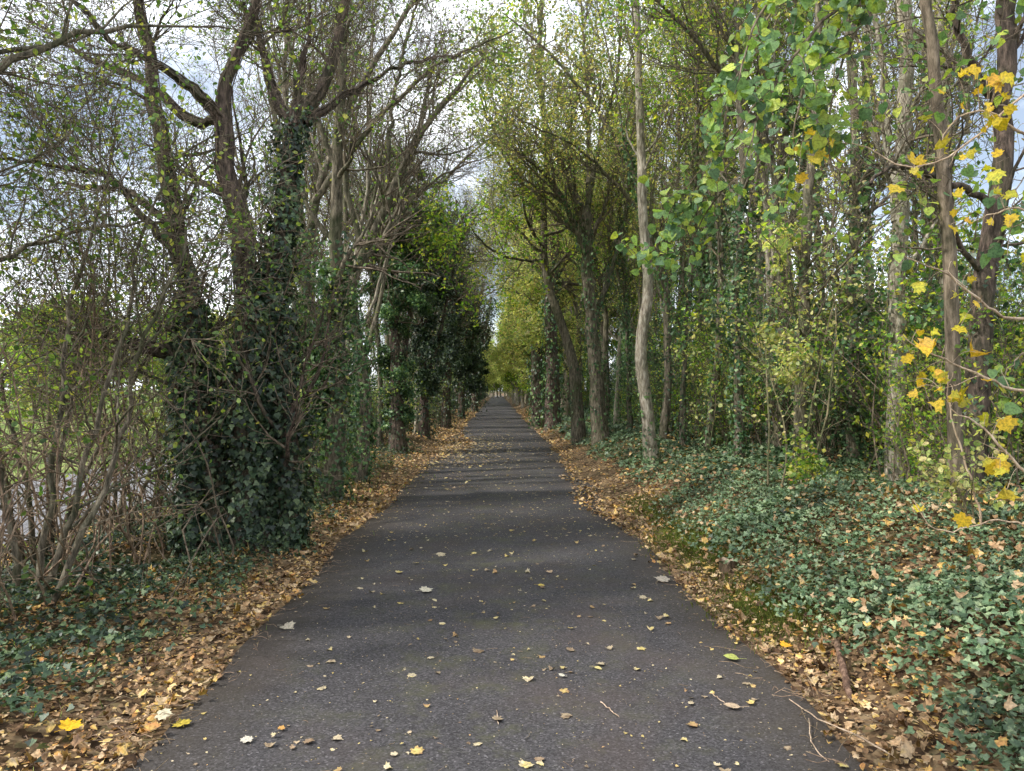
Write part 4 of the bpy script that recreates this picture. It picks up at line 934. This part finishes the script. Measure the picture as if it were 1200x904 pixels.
# ------------------------------------------------------------------ right foreground: yellow leaved maple and big green leaves
def leafy_boughs(name, label, cat, boughs, mat, leafmat, shape, size, seed, per, twl=.35, ntw=6, hang=.8, hand=(), hand_size=.1, stem_base=None, tsp=.0, spread=.03):
    rg = np.random.default_rng(seed)
    base = stem_base
    root = empty(name, base); tag(root, label, cat); off = np.array(base)
    P = []; R = []
    for b in boughs:
        p, r = spline(b, 22, .006, rg); P.append(p - off); R.append(r)
    P = np.stack(P); R = np.stack(R)
    mb = MB(); tubes(mb, P, R, 7)
    B, Rb = spawn(P[1:], R[1:], ntw, .15, 1, twl, 45, rg, M=7, wig=.16, trop=-.02, rr=.5)
    Rb = np.clip(Rb, .0018, .004); tubes(mb, B, Rb, 4)
    ml = MB()
    N = len(B)
    t = rg.uniform(.2, 1, (N, per)); p = sample(B, t).reshape(-1, 3) + rg.normal(size=(N * per, 3)) * spread
    n = rg.normal(size=(N * per, 3)) * .55 + np.array([-.35, -.75, .35]); down = rg.normal(size=(N * per, 3)) * .4 + np.array([0, 0, -hang])
    leaves(ml, p, n, rg.uniform(.6, 1.25, N * per) * size, shape, rg, curl=.35, down=down)
    if len(hand):
        h = np.array([at(a, b, c) for a, b, c in hand]) - off; h = np.repeat(h, 3, 0) + rg.normal(size=(len(h) * 3, 3)) * np.array([.09, .06, .07])
        A_ = np.concatenate([P.reshape(-1, 3), B.reshape(-1, 3)]); h = h[((h[:, None] - A_[None]) ** 2).sum(-1).min(1) < .32 ** 2]; m = len(h); near = A_[np.argmin(((h[:, None] - A_[None]) ** 2).sum(-1), 1)]
        tt = np.linspace(0, 1, 7)[None, :, None]; Q = near[:, None] * (1 - tt) + h[:, None] * tt; Q[:, :, 2] += (np.sin(tt[..., 0] * PI) * .03)
        tubes(mb, Q, np.full((m, 7), .0014), 4)
        n = rg.normal(size=(m, 3)) * .6 + np.array([-.3, -.7, .45])
        leaves(ml, h, n, rg.uniform(.45, 1.15, m) * hand_size, MAPLE, rg, curl=.6, down=np.tile([0, 0, -1.0], (m, 1)) + rg.normal(size=(m, 3)) * .4)
    mb.build('stems', M[mat], root, smooth=True)
    ml.build('leaves', M[leafmat], root)
def B_(a, Y, dY=0.0): return limb(a, Y, dY)
bx, by = 3.75, 4.3
stem = [(bx, by, float(gz(bx, by)) - .05, .035), (bx - .05, by, 1.2, .03), (bx + .05, by, 2.4, .024), (bx, by, 4.2, .01)]
leafy_boughs('yellow_maple', 'young maple at right frame edge with bright yellow lobed leaves', 'tree', [stem,
    B_([(1330, 330, .012), (1200, 375, .009), (1150, 355, .007), (1105, 320, .005), (1060, 300, .003)], 4.2, -.1),
    B_([(1330, 180, .012), (1200, 155, .008), (1150, 130, .006), (1110, 150, .004), (1100, 185, .002)], 4.1, .1),
    B_([(1330, 470, .012), (1210, 460, .009), (1150, 440, .007), (1100, 420, .005), (1058, 395, .003)], 4.2, .0),
    B_([(1320, 620, .012), (1210, 560, .009), (1150, 500, .006), (1115, 480, .003)], 4.1, .1),
    B_([(1340, 280, .01), (1230, 250, .007), (1180, 245, .005), (1150, 255, .003)], 4.0, .2),
    B_([(1152, 690, .009), (1150, 620, .008), (1138, 560, .007), (1115, 490, .005), (1112, 440, .003)], 4.9, .0),
    B_([(1280, 640, .006), (1180, 612, .005), (1100, 622, .004), (1070, 585, .003)], 4.6, .1),
    B_([(1300, 20, .01), (1100, 190, .006), (1000, 170, .004), (940, 165, .003)], 4.6, .4)],
    'twig_pale', 'maple_yellow', MAPLE, .075, 801, 1, ntw=2, twl=.25, hang=.7,
    hand=[(1165, 100, 4.1), (1160, 122, 4.0), (1140, 100, 4.2), (1105, 132, 4.1), (1103, 180, 4.2), (1062, 195, 4.5), (1130, 178, 4.1), (938, 172, 4.9), (965, 165, 4.8), (950, 180, 4.8), (975, 172, 4.9), (1165, 80, 4.1), (1150, 160, 4.1), (1120, 250, 4.2), (1190, 140, 4.0), (1170, 255, 4.1), (1185, 250, 4.0),
          (1134, 357, 4.1), (1196, 355, 3.7), (1093, 385, 4.2), (1060, 195, 4.4), (1130, 448, 4.2), (1118, 465, 4.2), (1147, 485, 4.2), (1118, 445, 4.2), (1075, 450, 4.4), (1160, 555, 4.2), (1178, 545, 4.2), (1095, 617, 4.4), (1098, 322, 4.2), (1052, 545, 4.4), (1085, 410, 4.3)],
    hand_size=.08, stem_base=(bx, by, stem[0][2]))
bx, by = 3.55, 5.6
stem = [(bx, by, float(gz(bx, by)) - .05, .06), (bx - .05, by, 1.2, .055), (bx - .1, by, 2.8, .05), (bx - .3, by - .1, 4.4, .04), (bx - .6, by - .2, 6, .02)]
big = [stem,
    B_([(1090, -60, .02), (1010, -10, .014), (960, 30, .011), (915, 90, .008), (885, 150, .005), (865, 215, .003)], 4.9, -.3),
    B_([(1080, -80, .02), (980, -60, .014), (920, -20, .010), (880, 40, .007), (862, 110, .004)], 4.8, -.2),
    B_([(1060, -40, .016), (1010, 30, .011), (985, 80, .008), (970, 150, .005), (975, 190, .003)], 4.8, .0),
    B_([(1050, -40, .016), (960, 60, .01), (935, 130, .007), (925, 200, .005), (918, 250, .003)], 5.0, .1),
    B_([(1080, -60, .016), (940, -10, .01), (900, 20, .007), (850, 120, .004), (835, 160, .003)], 5.2, .2),
    B_([(900, 100, .008), (860, 160, .006), (820, 200, .005), (790, 240, .004), (765, 300, .002)], 5.4, .6),
    B_([(900, 180, .006), (840, 230, .005), (800, 290, .004), (735, 300, .002)], 5.6, .6)]
leafy_boughs('lime_tree', 'lime bough of large glossy green leaves hanging at the upper right', 'tree', big, 'twig', 'leaf_big', HEART, .075, 802, 6, ntw=20, twl=.36, hang=1.0, stem_base=(bx, by, stem[0][2]), spread=.035)
bx, by = 4.35, 5.2
stem = [(bx, by, float(gz(bx, by)) - .05, .03), (bx, by, 1.2, .028), (bx, by, 3.2, .02)]
leafy_boughs('hanging_creeper', 'green leaved creeper at the right frame edge below the yellow maple leaves', 'creeper', [stem,
    B_([(1290, 160, .01), (1230, 190, .006), (1195, 215, .004), (1180, 300, .002)], 4.9, -.4), B_([(1290, 390, .01), (1220, 400, .006), (1185, 430, .004), (1160, 470, .002)], 4.9, -.3)],
    'twig', 'leaf_big', HEART, .08, 803, 3, ntw=7, twl=.25, hang=1.0, stem_base=(bx, by, stem[0][2]))
# two small saplings with pale yellow leaves standing in the ivy
for j, (px, py, Y, lb) in enumerate([(915, 560, 8.0, 'pale yellow leaved sapling by the yellow leaved trunk'), (1140, 650, 5.0, 'low yellow green sapling in the ivy below the maple'), (945, 590, 7.2, 'small lime green sapling low on the ivy bank')]):
    p = at(px, py, Y); s = shrub('small_sapling', lb, 'small saplings in the ivy', 640 + j, [2.6, .6, .5][j], [.5, .4, .3][j], ['leaf_yellow', 'leaf_yellow', 'leaf_green'][j], [4, 3, 4][j], .045, stems=[4, 3, 3][j], twig='twig_green', shape=OVAL)
    s.location = (p.x, p.y, float(gz(p.x, p.y)))

# ------------------------------------------------------------------ light
SUN = Vector((-.70, -.22, .68)).normalized()
w = bpy.data.worlds.new('World'); bpy.context.scene.world = w; w.use_nodes = True
nt = w.node_tree; nt.nodes.clear(); L = nt.links.new
out = nt.nodes.new('ShaderNodeOutputWorld'); bg = nt.nodes.new('ShaderNodeBackground'); bg.inputs[1].default_value = .15
sky = nt.nodes.new('ShaderNodeTexSky'); sky.sky_type = 'NISHITA'; sky.sun_disc = False
sky.sun_elevation = math.asin(SUN.z); sky.sun_rotation = math.atan2(SUN.x, SUN.y); sky.air_density = 1; sky.dust_density = 1.5
tc = nt.nodes.new('ShaderNodeTexCoord'); mp = nt.nodes.new('ShaderNodeMapping'); mp.inputs['Scale'].default_value = (1, 1, 1.8); L(tc.outputs['Generated'], mp.inputs[0])
nz = nt.nodes.new('ShaderNodeTexNoise'); nz.inputs['Scale'].default_value = 2.6; nz.inputs['Detail'].default_value = 8; nz.inputs['Roughness'].default_value = .6; L(mp.outputs[0], nz.inputs['Vector'])
cr = ramp(nt, [(.40, (.2, .2, .2)), (.56, (1, 1, 1))]); L(nz.outputs['Fac'], cr.inputs[0])
cc = ramp(nt, [(.4, (11, 11.8, 13)), (.7, (17.0, 17.3, 17.8))]); L(nz.outputs['Fac'], cc.inputs[0])
mx = nt.nodes.new('ShaderNodeMix'); mx.data_type = 'RGBA'; L(cr.outputs[0], mx.inputs[0]); L(sky.outputs[0], mx.inputs[6]); L(cc.outputs[0], mx.inputs[7])
L(mx.outputs[2], bg.inputs[0]); L(bg.outputs[0], out.inputs[0])
sl = bpy.data.lights.new('sun', 'SUN'); sl.energy = 4.6; sl.angle = math.radians(3.0); sl.color = (1, .95, .88)
so = bpy.data.objects.new('sun', sl); C.objects.link(so); so.rotation_euler = SUN.to_track_quat('Z', 'Y').to_euler()

sc = bpy.context.scene
sc.view_settings.view_transform = 'Standard'; sc.view_settings.look = 'None'; sc.view_settings.exposure = 0; sc.view_settings.gamma = 1
sc.cycles.max_bounces = 3; sc.cycles.diffuse_bounces = 2; sc.cycles.glossy_bounces = 1; sc.cycles.transmission_bounces = 2; sc.cycles.use_adaptive_sampling = True; sc.cycles.adaptive_threshold = .04; sc.cycles.transparent_max_bounces = 4
sc.cycles.sample_clamp_indirect = 6

sc.cycles.use_light_tree = False
sc.cycles.debug_use_spatial_splits = True
